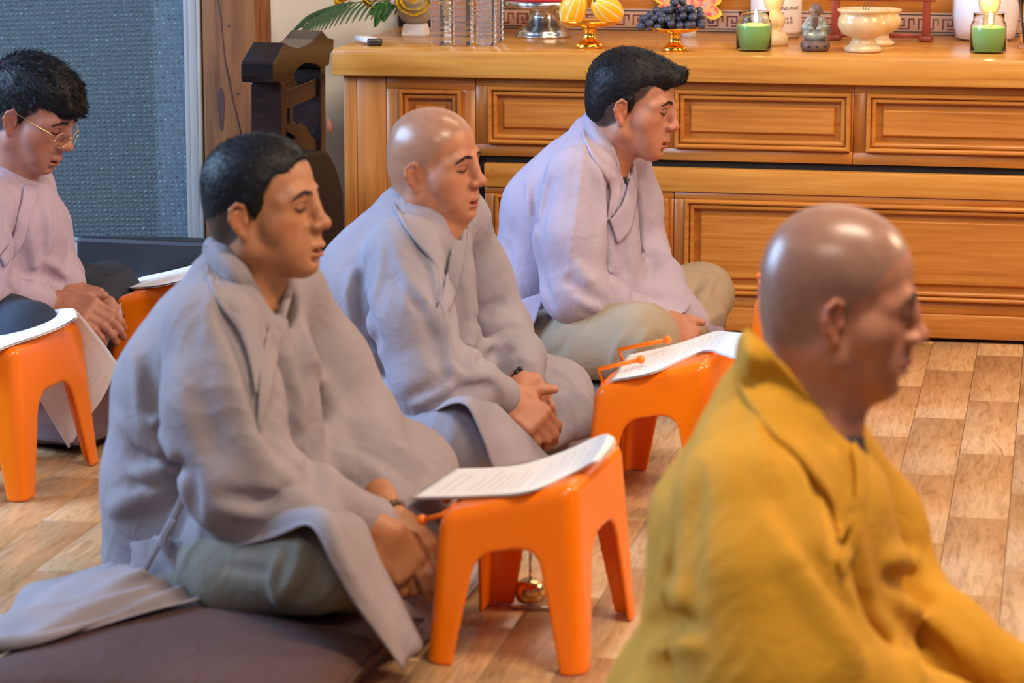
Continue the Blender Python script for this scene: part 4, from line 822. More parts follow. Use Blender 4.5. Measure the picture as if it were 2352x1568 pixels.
# ------------------------------------------------------------------ third man: black quiff, lavender robe, khaki trousers
def man3():
    p = Person((.097, 6.335), -16, 'man with a black quiff in a lavender robe and khaki trousers nearest the altar'); pt = p.pt
    h = Head(p.W(.178, 0, .628), -15, 9, -4, .93, open_=.003, lips=1.1, nose=1.0, jaw=1.0, brow=1.0)
    wn = pt(1524, 738, -.05); wf = pt(1545, 712, .05); cam_ = nrm(CP-wn)
    neck = [RC(h.w((-.03, 0, -.03)), pt(1375, 365), .047, .054, k=.03), RC(h.w((.005, 0, -.07)), pt(1405, 375), .030, .040, k=.03)]
    torso = [RC(pt(1350, 410), pt(1255, 720), .068, .085, k=.04), RC(pt(1325, 410, -.12), pt(1425, 350, .12), .036, k=.04)]
    arms = [CH([pt(1325, 420, -.14), pt(1325, 660, -.22), wn], [.036, .032, .023], k=.02), CH([pt(1425, 360, .13), pt(1470, 570, .21), wf], [.036, .032, .023], k=.02)]
    legs = [CH([pt(1240, 770, -.08), pt(1470, 775, -.27), pt(1570, 800, .0)], [.055, .042, .03], k=.02), CH([pt(1330, 740, .09), pt(1610, 675, .28), pt(1530, 800, .0)], [.055, .042, .03], k=.02)]
    hn = hand(wn, pt(1572, 770, -.045)-wn, cam_*.6+UPV*.65, 1, (.6, .8, .6), .98, tdir=pt(1596, 742, -.02)-wn)
    hf = hand(wf, pt(1560, 770, .0)-wf, UPV*.5+cam_*.5, -1, (.7, .9, .7), .94, tdir=pt(1530, 700, -.03)-wf)
    body(p, h, flat([neck, torso, arms, legs, hn, hf]), (.46, .20, .125), (.020, .016, .016), .95)
    brows_lashes(h, p.root, .9)
    hp = [EL((-.018, 0, .044), (.103, .083, .090), k=.02), EL((.016, 0, .066), (.078, .070, .060), k=.02), EL((-.058, 0, -.006), (.056, .066, .070), k=.02), RC((.008, -.072, .012), (.012, -.071, -.026), .009, .003, k=.012), RC((.008, .072, .012), (.012, .071, -.026), .009, .003, k=.012), CH([(.062, 0, .088), (.092, 0, .086), (.108, 0, .098)], [.030, .020, .010], k=.02), CH([(.062, .03, .082), (.090, .024, .078), (.103, .02, .084)], [.026, .018, .010], k=.02), CH([(.062, -.03, .082), (.090, -.024, .076), (.102, -.02, .080)], [.026, .018, .010], k=.02),
          EL((.128, 0, .014), (.062, .090, .056), k=.010, op='s'), EL((.076, -.088, .004), (.052, .05, .060), k=.012, op='s'), EL((.076, .088, .004), (.052, .05, .060), k=.012, op='s'), EL((-.010, -.090, -.022), (.022, .03, .034), k=.008, op='s'), EL((-.010, .090, -.022), (.022, .03, .034), k=.008, op='s'), EL((.045, 0, -.085), (.085, .12, .086), k=.012, op='s')]
    hair_obj(h, p.root, flat(hp), (1, 0, .15, .14), .015, 9000, .0006, noise=.0008)
    lw = (p.l, 1.25); R = SDF()
    R.add(RC(pt(1225, 745), pt(1250, 640), .105, .122, .05, sq=lw), RC(pt(1250, 640), pt(1288, 490), .122, .115, .05, sq=lw), RC(pt(1288, 490), pt(1345, 395), .115, .082, .05, sq=lw), RC(pt(1235, 470), pt(1290, 380), .068, .048, .05, sq=lw))
    R.add(RC(pt(1325, 400, -.14), pt(1430, 335, .14), .054, .054, .05), RC(pt(1350, 345), pt(1352, 300), .062, .036, .04))
    R.add(CH([pt(1320, 415, -.165), pt(1308, 550, -.215), pt(1320, 665, -.24)], [.068, .074, .072], .035), CH([pt(1320, 668, -.235), pt(1400, 700, -.18), pt(1505, 728, -.075)], [.066, .050, .036], .03))
    R.add(CH([pt(1430, 355, .165), pt(1452, 470, .215), pt(1468, 575, .22)], [.062, .066, .066], .035), CH([pt(1468, 580, .22), pt(1515, 650, .12), pt(1538, 695, .06)], [.064, .056, .044], .03))
    R.add(RC(pt(1395, 480), pt(1400, 660), .068, .078, .05, sq=(p.l, 1.2)))
    R.add(RC(pt(1300, 690), pt(1430, 690, .05), .09, .07, .06), CH([pt(1480, 700, .05), pt(1560, 740, .08), pt(1620, 770, .12)], [.06, .05, .045], .05))
    R.add(EL(pt(1425, 395), (.020, .024, .040), k=.015, op='s'), EL(pt(1410, 360), (.050, .050, .032), k=.02, op='s'), HS(pt(1300, 800, 0), -UPV, pt(1350, 720), .6, .02))
    p.folds(R, [([(1345, 310), (1335, 400), (1318, 520), (1300, 640)], .006, .006), ([(1265, 380), (1250, 450), (1240, 500)], .012, .010), ([(1262, 420), (1240, 520), (1240, 570)], .010, -.016), ([(1225, 440), (1225, 490), (1235, 520)], .008, -.010), ([(1212, 410), (1214, 450), (1220, 500)], .008, .008), ([(1370, 370), (1385, 450), (1390, 520)], .012, .009), ([(1350, 380), (1365, 470), (1370, 560)], .010, -.008), ([(1320, 600), (1350, 640), (1365, 640)], .012, .010), ([(1300, 640), (1340, 670), (1380, 690)], .012, -.010), ([(1330, 690), (1380, 715), (1420, 720)], .010, .010), ([(1440, 460), (1430, 560), (1455, 690)], .012, -.010), ([(1405, 540), (1400, 620), (1420, 690)], .012, .008), ([(1180, 520), (1160, 620), (1180, 720)], .016, -.008), ([(1470, 430), (1478, 520), (1480, 600)], .010, .008), ([(1230, 560), (1245, 640), (1265, 700)], .012, -.018), ([(1480, 600), (1500, 600), (1490, 640)], .010, -.010)])
    garment(p, 'robe', R, robe_lav, .0058, .0016, 4.0)
    band(p, 'lapel', R, [(1356, 256, -.018), (1384, 298, -.045), (1412, 345, -.054), (1424, 400, -.045), (1424, 440), (1414, 480), (1398, 505)], [(1342, 262, -.016), (1338, 312), (1362, 360), (1392, 410), (1402, 440), (1398, 475), (1392, 508)], robe_lav, .006, mid=[(1349, 258, -.018), (1358, 305, -.056), (1388, 352, -.064), (1410, 405), (1414, 440), (1407, 478), (1395, 507)])
    band(p, 'lapel', R, [(1446, 372, .05), (1446, 400, .04), (1442, 430), (1428, 470), (1400, 506)], [(1458, 380), (1462, 430), (1458, 480), (1446, 530), (1418, 560)], robe_lav, .006)
    I = SDF([RC(pt(1380, 400), pt(1350, 560), .054, .06, k=.02, sq=lw), RC(pt(1404, 400), pt(1400, 470), .026, .03, k=.03)]); I.add(HS(pt(1418, 385), UPV*.8, pt(1380, 340), .05, .01)); garment(p, 'undershirt', I, inner_dark, .006)
    sheet(p, 'sleeve_opening', [[pt(1478, 625, .05), pt(1530, 650, .04), pt(1588, 697, .03)], [pt(1470, 670, .0), pt(1520, 700, -.01), pt(1574, 716, .01)], [pt(1462, 706, -.05), pt(1505, 722, -.05), pt(1552, 722, -.03)]], robe_lav, 18, 18, .003)
    sheet(p, 'robe_skirt_back', [[pt(1130, 690, -.13), pt(1185, 690, -.20), pt(1252, 670, -.235)], [pt(1160, 760, -.15), pt(1195, 760, -.215), pt(1235, 720, -.245)], [pt(1195, 818, -.17), pt(1207, 800, -.22), pt(1215, 770, -.24)]], robe_lav, 18, 18, .003)
    T = SDF(flat([CH([pt(1245, 785, -.11), pt(1360, 785, -.21), pt(1475, 778, -.275)], [.082, .085, .080], .03), CH([pt(1475, 790, -.27), pt(1400, 835, -.17), pt(1330, 850, -.15)], [.072, .055, .045], .03), CH([pt(1340, 720, .1), pt(1530, 690, .22), pt(1612, 672, .29)], [.08, .075, .070], .03), CH([pt(1612, 680, .29), pt(1600, 740, .14), pt(1560, 790, .02)], [.070, .06, .045], .03)])); T.add(HS(pt(1400, 880, -.25), -UPV, pt(1450, 780), .7, .02))
    p.folds(T, [([(1490, 760), (1470, 790), (1440, 830)], .010, .008), ([(1520, 770), (1500, 800), (1480, 840)], .010, -.008), ([(1430, 770), (1410, 810), (1405, 850)], .009, .007), ([(1300, 770), (1290, 800), (1260, 820)], .010, -.007), ([(1600, 640), (1580, 690), (1560, 720)], .011, -.012), ([(1640, 630), (1610, 700), (1590, 740)], .012, .009), ([(1560, 640), (1575, 680), (1570, 700)], .010, .008), ([(1470, 710), (1500, 720), (1515, 740)], .010, -.006)]); garment(p, 'trousers', T, trouser_khaki, .006, .0025, 1.0)
    sheet(p, 'robe_front', [[pt(1545, 720, .06), pt(1600, 715, .12), pt(1640, 730, .2)], [pt(1560, 770, .02), pt(1630, 760, .1), pt(1660, 770, .2)], [atz(1500, 930, .012), atz(1600, 900, .008), atz(1680, 860, .008)]], robe_lav, 22, 22, .003, lambda u, v: .005*np.sin(10*v+4*u))
    sheet(p, 'robe_hem', [[atz(1430, 880, .02), atz(1500, 890, .02), atz(1600, 900, .02)], [atz(1440, 915, .008), atz(1500, 930, .008), atz(1570, 965, .006)]], robe_lav, 10, 18, .003)
    c = p.W(.12, -.02, 0); pillow('floor_cushion', (c[0], c[1], 0), (.62, .62), .045, -math.radians(16), cush_mauve, 'mauve grey floor cushion under the man in khaki trousers')
man3()
# ------------------------------------------------------------------ young person with glasses at the left edge
def boy():
    p = Person((-1.12, 5.95), -25, 'young person with thin gold glasses in a lilac robe at the left edge'); pt = p.pt
    h = Head(p.W(.133, 0, .652), -20, 24, 0, .90, open_=.004, lips=1.25, nose=1.08, full=.006, jaw=1.0)
    wn = pt(128, 697, -.03); wf = pt(150, 668, .06); cam_ = nrm(CP-wn)
    neck = [RC(h.w((-.03, 0, -.03)), pt(15, 430), .046, .054, k=.03), RC(h.w((.0, 0, -.07)), pt(35, 430), .03, .040, k=.03)]
    torso = [RC(pt(10, 470), pt(-10, 720), .068, .085, k=.04), RC(pt(-40, 470, -.12), pt(60, 430, .12), .036, k=.04)]
    arms = [CH([pt(-45, 490, -.14), pt(-60, 660, -.22), wn], [.036, .032, .021], k=.02), CH([pt(70, 440, .13), pt(118, 590, .2), wf], [.036, .032, .022], k=.02)]
    legs = [CH([pt(-30, 760, -.08), pt(70, 760, -.28), pt(150, 800, .0)], [.055, .042, .03], k=.02), CH([pt(40, 720, .09), pt(250, 668, .35), pt(180, 790, .0)], [.055, .042, .03], k=.02)]
    hn = hand(wn, pt(218, 722, -.03)-wn, cam_*.75+UPV*.6, 1, (.45, .55, .4), 1.08, tdir=pt(250, 685, .03)-wn)
    hf = hand(wf, pt(225, 690, .05)-wf, UPV*.8+cam_*.4, -1, (.3, .4, .3), 1.0, tdir=pt(196, 668, .0)-wf)
    body(p, h, flat([neck, torso, arms, legs, hn, hf]), (.40, .165, .11), (.020, .016, .016), .95)
    brows_lashes(h, p.root, .95)
    hp = [EL((-.018, 0, .046), (.104, .086, .090), k=.02), EL((.018, 0, .064), (.082, .074, .062), k=.02), EL((-.058, 0, -.002), (.058, .068, .066), k=.02), RC((.006, -.074, .012), (.010, -.073, -.018), .009, .003, k=.012), RC((.006, .074, .012), (.010, .073, -.018), .009, .003, k=.012), CH([(.05, .03, .075), (.092, .022, .050), (.100, .02, .040)], [.030, .015, .006], k=.02), CH([(.05, -.03, .075), (.092, -.022, .050), (.100, -.02, .040)], [.030, .015, .006], k=.02), RC((.06, 0, .08), (.100, 0, .050), .03, .012, k=.02),
          EL((.132, 0, -.012), (.070, .095, .055), k=.008, op='s'), EL((.078, -.090, .0), (.056, .05, .050), k=.012, op='s'), EL((.078, .090, .0), (.056, .05, .050), k=.012, op='s'), EL((-.010, -.092, -.022), (.022, .03, .034), k=.008, op='s'), EL((-.010, .092, -.022), (.022, .03, .034), k=.008, op='s'), EL((.045, 0, -.085), (.085, .12, .090), k=.012, op='s')]
    hair_obj(h, p.root, flat(hp), (1, 0, -.1, .30), .022, 9000, .0007, noise=.0008)
    # glasses, low on the nose
    gold = mat('glasses_gold', (.75, .50, .25), .25, 1.0); e = h.w
    V = []; Fc = []; k = 0
    def addt(pts, r):
        nonlocal k; v, f = tube_vf([e(q) for q in pts], r, 6); V.extend(v); Fc.extend([tuple(a+k for a in q) for q in f]); k += len(v)
    lens = []
    for s in (-1, 1):
        c = np.array([.108, s*.031, -.016]); ring = [c+np.array([-.010*(math.cos(a)*s*s-0)*.25-.006*max(0, math.cos(a)), s*.0225*math.cos(a), .0195*math.sin(a)]) for a in np.linspace(0, 2*math.pi, 25)]
        addt(ring, .0011); addt([c+np.array([-.008, s*.0225, .006]), (.085, s*.064, -.004), (.03, s*.082, .004), (-.012, s*.085, .010), (-.03, s*.080, -.006)], .0011)
        lens.append([e(q) for q in ring[:-1]])
    addt([(.110, .009, -.012), (.116, 0, -.010), (.110, -.009, -.012)], .0011)
    g = wlink('glasses_frame', mesh('glasses_frame', V, Fc, True), gold, p.root)
    gm = mat('spectacle_lens', (1, 1, 1), .02); bsdf(gm).inputs['Transmission Weight'].default_value = 1.0; bsdf(gm).inputs['IOR'].default_value = 1.05; bsdf(gm).inputs['Alpha'].default_value = .35
    for q in lens: wlink('lens', mesh('lens', q, [tuple(range(len(q)))]), gm, p.root)
    lw = (p.l, 1.25); R = SDF()
    R.add(RC(pt(-25, 740), pt(-15, 640), .11, .118, .05, sq=lw), RC(pt(-15, 640), pt(5, 520), .118, .112, .05, sq=lw), RC(pt(5, 520), pt(10, 460), .112, .08, .05, sq=lw), RC(pt(50, 520), pt(45, 660), .070, .075, .05, sq=(p.l, 1.2)))
    R.add(RC(pt(-40, 470, -.14), pt(60, 425, .14), .054, .054, .05), RC(pt(0, 440), pt(-10, 400), .07, .045, .04))
    R.add(CH([pt(-45, 490, -.165), pt(-70, 590, -.22), pt(-60, 665, -.235)], [.068, .072, .070], .035), CH([pt(-60, 668, -.23), pt(20, 682, -.14), pt(98, 692, -.055)], [.062, .045, .033], .03))
    R.add(CH([pt(62, 440, .165), pt(96, 520, .20), pt(105, 575, .20)], [.060, .058, .055], .035), CH([pt(105, 580, .20), pt(130, 630, .13), pt(150, 655, .08)], [.055, .052, .046], .03))
    R.add(CH([pt(-10, 720), pt(120, 740, .05)], [.08, .06], .05), EL(pt(28, 445), (.028, .03, .045), k=.015, op='s'), HS(pt(0, 800, 0), -UPV, pt(0, 720), .5, .02))
    p.folds(R, [([(80, 430), (95, 520), (100, 580)], .012, -.010), ([(110, 480), (115, 540), (105, 590)], .010, .008), ([(40, 560), (60, 620), (50, 690)], .014, -.009), ([(60, 470), (75, 560), (85, 650)], .012, .009), ([(100, 600), (125, 610), (150, 640)], .010, .010), ([(100, 625), (130, 640), (160, 650)], .009, -.009), ([(5, 500), (25, 560), (20, 620)], .012, .008), ([(20, 650), (40, 680), (70, 690)], .009, -.009)])
    garment(p, 'robe', R, robe_pink, .0058, .0016, 6.0)
    band(p, 'lapel', R, [(-10, 405, -.03), (2, 440, -.05), (5, 490), (0, 540), (-5, 570)], [(-30, 410, -.03), (-22, 450), (-12, 500), (-12, 545), (-12, 580)], robe_pink, .006)
    band(p, 'lapel', R, [(58, 405, .06), (54, 440), (42, 500), (28, 550), (0, 590)], [(96, 398, .08), (84, 450), (64, 520), (46, 570), (10, 612)], robe_pink, .006)
    I = SDF([RC(pt(15, 460), pt(0, 600), .058, .065, k=.02, sq=lw)]); garment(p, 'undershirt', I, inner_white, .006)
    T = SDF(flat([CH([pt(-40, 770, -.10), pt(20, 765, -.2), pt(72, 758, -.28)], [.08, .075, .06], .03), CH([pt(40, 730, .1), pt(170, 684, .26), pt(252, 666, .36)], [.08, .072, .060], .03), CH([pt(252, 670, .36), pt(220, 740, .15), pt(160, 800, .0)], [.062, .055, .045], .03)])); T.add(HS(atz(100, 880, .02), -UPV, pt(100, 760), .6, .02))
    p.folds(T, [([(200, 640), (240, 640), (290, 625)], .008, .006), ([(210, 665), (260, 655), (310, 640)], .008, -.006)]); garment(p, 'trousers', T, trouser_navy, .006, .002)
    sheet(p, 'robe_front', [[pt(200, 735, .0), pt(245, 705, .06), pt(275, 700, .1)], [pt(215, 790, -.02), pt(255, 760, .05), pt(280, 740, .1)], [atz(190, 870, .03), atz(240, 850, .02), atz(280, 820, .02)]], robe_pink, 18, 18, .003, lambda u, v: .007*np.sin(14*v+6*u))
    beads(p, 'bead_bracelet', wf+nrm(pt(225, 690, .05)-wf)*-.012, pt(225, 690, .05)-wf, .026, .0065, 16, bead_black)
    c = p.W(.12, 0, 0); pillow('floor_cushion', (c[0], c[1], 0), (.60, .56), .05, -math.radians(25), cush_dark, 'dark brown floor cushion under the young person with glasses')
boy()
# ------------------------------------------------------------------ person in the mustard robe, nearest the camera
def yellow():
    p = Person((.25, 3.36), 0, 'shaven-headed person in a mustard yellow robe in the right foreground'); pt = p.pt
    h = Head(p.W(.142, 0, .704), -3, 6, -1, .93, open_=.0, lips=1.0, nose=1.05, full=.004, jaw=1.0, crown=.006)
    wf = pt(2420, 1590, -.03); wn = pt(2150, 1640, -.16)
    neck = [RC(h.w((-.03, 0, -.03)), pt(1850, 960), .052, .060, k=.03), RC(h.w((.005, 0, -.07)), pt(1890, 970), .036, .045, k=.03)]
    torso = [RC(pt(1810, 1060), pt(1720, 1500), .075, .09, k=.04), RC(pt(1740, 1110, -.13), pt(1810, 1020, .13), .04, k=.04)]
    arms = [CH([pt(1720, 1120, -.15), pt(1760, 1440, -.22), wn], [.04, .034, .024], k=.02), CH([pt(1850, 1030, .14), pt(2030, 1360, .19), wf], [.04, .034, .024], k=.02)]
    legs = [CH([p.W(-.02, s*.09, .17), p.W(.40, s*.13, .13), p.W(.05, s*.08, .05)], [.07, .055, .04], k=.02) for s in (-1, 1)]
    hf = hand(wf, p.f*.8-UPV*.5-p.l*.3, UPV+p.l*.2, -1, (.3, .4, .3), 1.0)
    hn = hand(wn, p.f*.8-UPV*.5, UPV*.8-p.l*.4, 1, (.3, .4, .3), 1.0)
    body(p, h, flat([neck, torso, arms, legs, hf, hn]), (.46, .185, .10), (.24, .15, .11), .70)
    brows_lashes(h, p.root, 1.0)
    lw = (p.l, 1.22); R = SDF()
    R.add(RC(p.W(.02, 0, .20), pt(1735, 1400), .125, .125, .05, sq=(p.l, 1.4)), RC(pt(1735, 1400), pt(1755, 1220), .125, .125, .05, sq=(p.l, 1.35)), RC(pt(1755, 1220), pt(1800, 1080), .125, .092, .05, sq=(p.l, 1.3)), RC(pt(1690, 1180), pt(1735, 1040), .085, .060, .05, sq=lw), RC(pt(1890, 1180), pt(1930, 1480), .085, .10, .05, sq=lw))
    R.add(RC(pt(1735, 1150, -.14), pt(1810, 1030, .15), .060, .060, .05), RC(pt(1765, 960, -.02), pt(1690, 1130, -.12), .055, .06, .06), RC(pt(1780, 1010), pt(1765, 900), .085, .05, .04))
    R.add(CH([pt(1715, 1180, -.175), pt(1750, 1340, -.215), pt(1790, 1560, -.25)], [.072, .090, .11], .05), CH([pt(1790, 1560, -.25), pt(1960, 1640, -.22), pt(2140, 1650, -.16)], [.11, .08, .05], .04))
    R.add(CH([pt(1880, 1030, .17), pt(1985, 1210, .215), pt(2035, 1350, .20)], [.068, .074, .072], .035), CH([pt(2035, 1360, .20), pt(2170, 1462, .10), pt(2345, 1552, -.01)], [.066, .052, .036], .03))
    for s in (-1, 1): R.add(CH([p.W(-.02, s*.09, .16), p.W(.22, s*.12, .15), p.W(.42, s*.14, .12)], [.115, .11, .10], .05))
    R.add(RC(p.W(-.0, -.1, .1), p.W(-.0, .1, .1), .11, .11, .06), EL(pt(1936, 1015), (.026, .050, .070), k=.012, op='s'), EL(pt(1900, 955), (.055, .055, .034), k=.02, op='s'), HS(p.W(0, 0, .045), -UPV, p.W(.2, 0, .2), .8, .02))
    p.folds(R, [([(1740, 900), (1745, 1000), (1760, 1120)], .010, .006), ([(1780, 1110), (1830, 1240), (1900, 1330)], .018, -.014), ([(1850, 1060), (1890, 1160), (1905, 1240)], .014, -.010), ([(1830, 1060), (1870, 1180), (1890, 1260)], .012, .009), ([(1600, 1100), (1580, 1250), (1590, 1400)], .02, -.012), ([(1540, 1250), (1530, 1350), (1590, 1400)], .018, .010), ([(1480, 1440), (1540, 1430), (1600, 1440)], .016, -.016), ([(1490, 1500), (1550, 1480), (1600, 1490)], .014, .012), ([(1800, 1200), (1880, 1380), (1960, 1500)], .022, .014), ([(1960, 1180), (1980, 1300), (2000, 1380)], .014, .010), ([(2040, 1290), (2080, 1280), (2110, 1300)], .014, .012), ([(2040, 1330), (2080, 1340), (2120, 1380)], .012, -.016), ([(2100, 1400), (2160, 1440), (2220, 1500)], .016, .012), ([(2070, 1420), (2130, 1480), (2180, 1530)], .016, -.012), ([(1990, 1400), (2060, 1480), (2120, 1560)], .016, .012), ([(1900, 1340), (1960, 1400), (2000, 1500)], .014, -.010)])
    garment(p, 'robe', R, robe_yel, .0062, .0016, 8.0)
    band(p, 'lapel', R, [(1722, 758, -.022), (1765, 800, -.058), (1830, 880, -.066), (1890, 965, -.056), (1930, 1050), (1955, 1130), (1962, 1200)], [(1696, 775, -.02), (1695, 880), (1760, 980), (1835, 1050), (1880, 1110), (1912, 1170), (1930, 1240)], robe_yel, .006, mid=[(1709, 764, -.022), (1728, 838, -.068), (1797, 928), (1862, 1005), (1905, 1080), (1933, 1150), (1946, 1220)])
    band(p, 'lapel', R, [(1935, 930, .05), (1952, 970, .045), (1960, 1040), (1966, 1120), (1950, 1230), (1925, 1290)], [(1955, 935, .07), (1985, 1010, .08), (1985, 1080), (1985, 1150), (1972, 1240), (1935, 1320)], robe_yel, .006)
    I = SDF([RC(pt(1860, 1020), pt(1830, 1250), .066, .07, k=.02, sq=lw), RC(pt(1900, 1010), pt(1915, 1120), .034, .03, k=.02)]); I.add(HS(pt(1915, 975), UPV, pt(1880, 920), .05, .01)); garment(p, 'undershirt', I, inner_dark, .007)
    sheet(p, 'cloth_tag', [[pt(1972, 1075, .01), pt(1975, 1130, .0), pt(1968, 1190, -.01)], [pt(1984, 1080, .01), pt(1984, 1130, .0), pt(1976, 1185, -.01)]], inner_grey, 6, 14, .003)
    c = p.W(.12, 0, 0); pillow('floor_cushion', (c[0], c[1], 0), (.70, .62), .06, 0, cush_brown, 'brown floor cushion under the person in the mustard robe')
yellow()
# ------------------------------------------------------------------ papers on the stools
paper_m = mat('printed_paper', (.86, .87, .90), .7)
def _paper():
    m = paper_m; uv = N(m, 'ShaderNodeUVMap', uv_map='UVMap'); sp = N(m, 'ShaderNodeSeparateXYZ'); L(m, uv, 'UV', sp, 0)
    def M(op, a, b=None):
        n = N(m, 'ShaderNodeMath', operation=op)
        for i, q in enumerate((a, b)):
            if q is None: continue
            if isinstance(q, (int, float)): n.inputs[i].default_value = q
            else: L(m, q, 0, n, i)
        return n
    v = N(m, 'ShaderNodeMath', operation='MULTIPLY'); L(m, sp, 'Y', v, 0); v.inputs[1].default_value = 34.0; u = N(m, 'ShaderNodeMath', operation='MULTIPLY'); L(m, sp, 'X', u, 0); u.inputs[1].default_value = 1.0
    fr = M('FRACT', v); ln = M('LESS_THAN', fr, .26); fl = M('FLOOR', v); wn = N(m, 'ShaderNodeTexWhiteNoise', noise_dimensions='1D'); L(m, fl, 0, wn, 'W')
    gap = M('GREATER_THAN', wn, .30); ext = M('MULTIPLY', wn, .45); ext = M('ADD', ext, .42); a = M('LESS_THAN', u, ext); b = M('GREATER_THAN', u, .16)
    cb = N(m, 'ShaderNodeCombineXYZ'); uu = M('MULTIPLY', u, 90.0); L(m, uu, 0, cb, 'X'); L(m, fl, 0, cb, 'Y'); tn = N(m, 'ShaderNodeTexNoise'); tn.inputs['Scale'].default_value = 1.0; L(m, cb, 'Vector', tn, 'Vector'); wd = N(m, 'ShaderNodeMath', operation='GREATER_THAN'); L(m, tn, 'Fac', wd, 0); wd.inputs[1].default_value = .42
    k = M('MULTIPLY', M('MULTIPLY', ln, gap), M('MULTIPLY', M('MULTIPLY', a, b), wd)); mx = N(m, 'ShaderNodeMix', data_type='RGBA'); L(m, k, 0, mx, 0); mx.inputs[6].default_value = (.86, .87, .90, 1); mx.inputs[7].default_value = (.66, .66, .70, 1); L(m, mx, 2, bsdf(m), 'Base Color')
_paper()
def topplane(o):
    R = Matrix.Rotation(o.rotation_euler[2], 3, 'Z'); n = R@Vector((-.061/.21, 0, 1)).normalized(); c = Vector(o.location)+Vector((0, 0, .2635)); return np.array(c), np.array(n)
def paper(key, rows, label, extra=None):
    o = STO[key]; c, n = topplane(o); g = [[atplane(q[0], q[1], c+n*(.0055+(q[2] if len(q) > 2 else 0)), n) for q in r] for r in rows]
    e = empty('paper_sheets', tuple(np.mean([x for r in g for x in r], 0)), 0, label, 'paper', 'papers on the reading stools')
    wlink('page', sheet_me('page', g, 26, 40, .0012), paper_m, e)
    g2 = [[x-n*.0035+np.array([.002*i, .003, 0]) for x in r] for i, r in enumerate(g)]
    wlink('page', sheet_me('page', g2, 26, 40, .0012), paper_m, e)
    if extra: wlink('page', sheet_me('page', extra, 26, 40, .0012), paper_m, e)
    return e
paper('a', [[(942, 1143), (1090, 1139), (1210, 1128), (1318, 1083), (1362, 1060, .010), (1378, 1056, .006)], [(992, 1110), (1140, 1104), (1255, 1085), (1345, 1043, .006), (1384, 1030, .018), (1396, 1034, .008)], [(1043, 1077), (1180, 1070), (1290, 1038), (1368, 1004, .012), (1398, 998, .026), (1408, 1014, .012)]], 'white printed paper curling at its far end on the nearest orange stool')
paper('b', [[(1404, 873), (1500, 853), (1612, 806), (1660, 812, .012), (1702, 827, .03)], [(1422, 845), (1520, 822), (1625, 783, .003), (1670, 786, .016), (1706, 796, .034)], [(1440, 816), (1545, 792), (1640, 762, .006), (1680, 763, .02), (1712, 766, .038)]], 'white printed paper held by the page holders of the orange stool')
paper('d', [[(264, 662), (350, 657), (430, 640), (500, 618)], [(285, 651), (370, 640), (440, 622), (510, 600)], [(308, 639), (390, 622), (455, 605), (520, 583)]], 'white paper on the orange stool before the young person with glasses')
hang = [[atd(178, 716, 5.50), atd(236, 786, 5.56), atd(271, 836, 5.60)], [atd(150, 760, 5.56), atd(195, 850, 5.60), atd(238, 910, 5.63)], [atd(100, 815, 5.60), atd(140, 910, 5.64), atd(196, 970, 5.66)], [atd(60, 868, 5.62), atd(110, 950, 5.66), atd(158, 1030, 5.68)]]
paper('e', [[(-90, 850), (0, 800), (90, 768), (140, 748), (176, 726, .010)], [(-100, 810), (-10, 772), (80, 742), (135, 725, .008), (172, 714, .018)], [(-110, 770), (-20, 745), (70, 722), (128, 711, .014), (168, 708, .022)]], 'white printed paper with one page hanging down beside the stool at the left edge', hang)

# ------------------------------------------------------------------ hand bell behind the nearest stool
brass = mat('brass', (.75, .50, .20), .2, 1.0); steel = mat('steel', (.55, .54, .53), .22, 1.0)
bq = atz(1218, 1392, 0); bell = empty('hand_bell', bq, 0, 'small brass bell on a steel stand behind the nearest orange stool', 'bell')
link('bell_dome', lathe_me('d', [(.0, .0), (.022, .0), (.0245, .006), (.0255, .018), (.022, .030), (.012, .036), (0, .037)], 28), brass, bell, (0, 0, .010)); link('bell_handle', lathe_me('h', [(.0025, .045), (.0025, .10)], 10), steel, bell); link('bell_grip', lathe_me('g', [(.0045, .10), (.006, .104), (.006, .138), (.004, .145)], 12), mat('grip_black', (.015, .015, .016), .4), bell)
link('bell_base', tube_me('b', [(-.03, -.02, .004), (.04, -.028, .004), (.05, .02, .004)], .0032, 8), steel, bell)

# ------------------------------------------------------------------ dark carved chair between door and altar
ce = nrm((.26, .965, 0)); cn = nrm((.965, -.26, 0)); co = atd(700, 230, 6.72)
def cpt(x, y): p = atplane(x, y, co, cn); return float((p-co)@ce), float(p[2]-co[2])
zq = lambda X, Y: cpt(560+X/3.565, 40+Y/3.565)
chair = empty('carved_chair', (co[0], co[1], 0), 0, 'dark carved rosewood chair with a crested back between the glass door and the altar', 'chair')
def cprism(nm, poly, t, m=dark_wood, off=0.0, b=.003, pre=zq): return wlink(nm, prism_me(nm, [pre(*q) for q in poly], co+cn*off, ce, UPV, -cn, t, b), m, chair)
cprism('crest_rail', [(335, 205), (380, 235), (450, 250), (520, 225), (580, 180), (640, 105), (690, 165), (740, 180), (735, 270), (710, 300), (700, 390), (680, 400), (640, 418), (600, 390), (550, 375), (500, 375), (450, 410), (400, 480), (370, 525), (310, 545), (260, 520), (245, 540), (236, 480), (238, 375)], .078)
cprism('stile', [(320, 540), (362, 532), (366, 2000), (324, 2000)], .075, off=-.004); cprism('stile', [(645, 420), (684, 400), (690, 1900), (650, 1900)], .075, off=-.004)
cprism('cross_rail', [(360, 605), (642, 495), (642, 650), (360, 765)], .03, off=-.012)
for x in (398, 442): cprism('spindle', [(x, 560), (x+28, 556), (x+28, 930), (x, 934)], .025, off=-.02)
cprism('carving', [(375, 560), (395, 505), (425, 515), (430, 475), (465, 478), (478, 530), (495, 545), (480, 590), (380, 600)], .025, off=-.015)
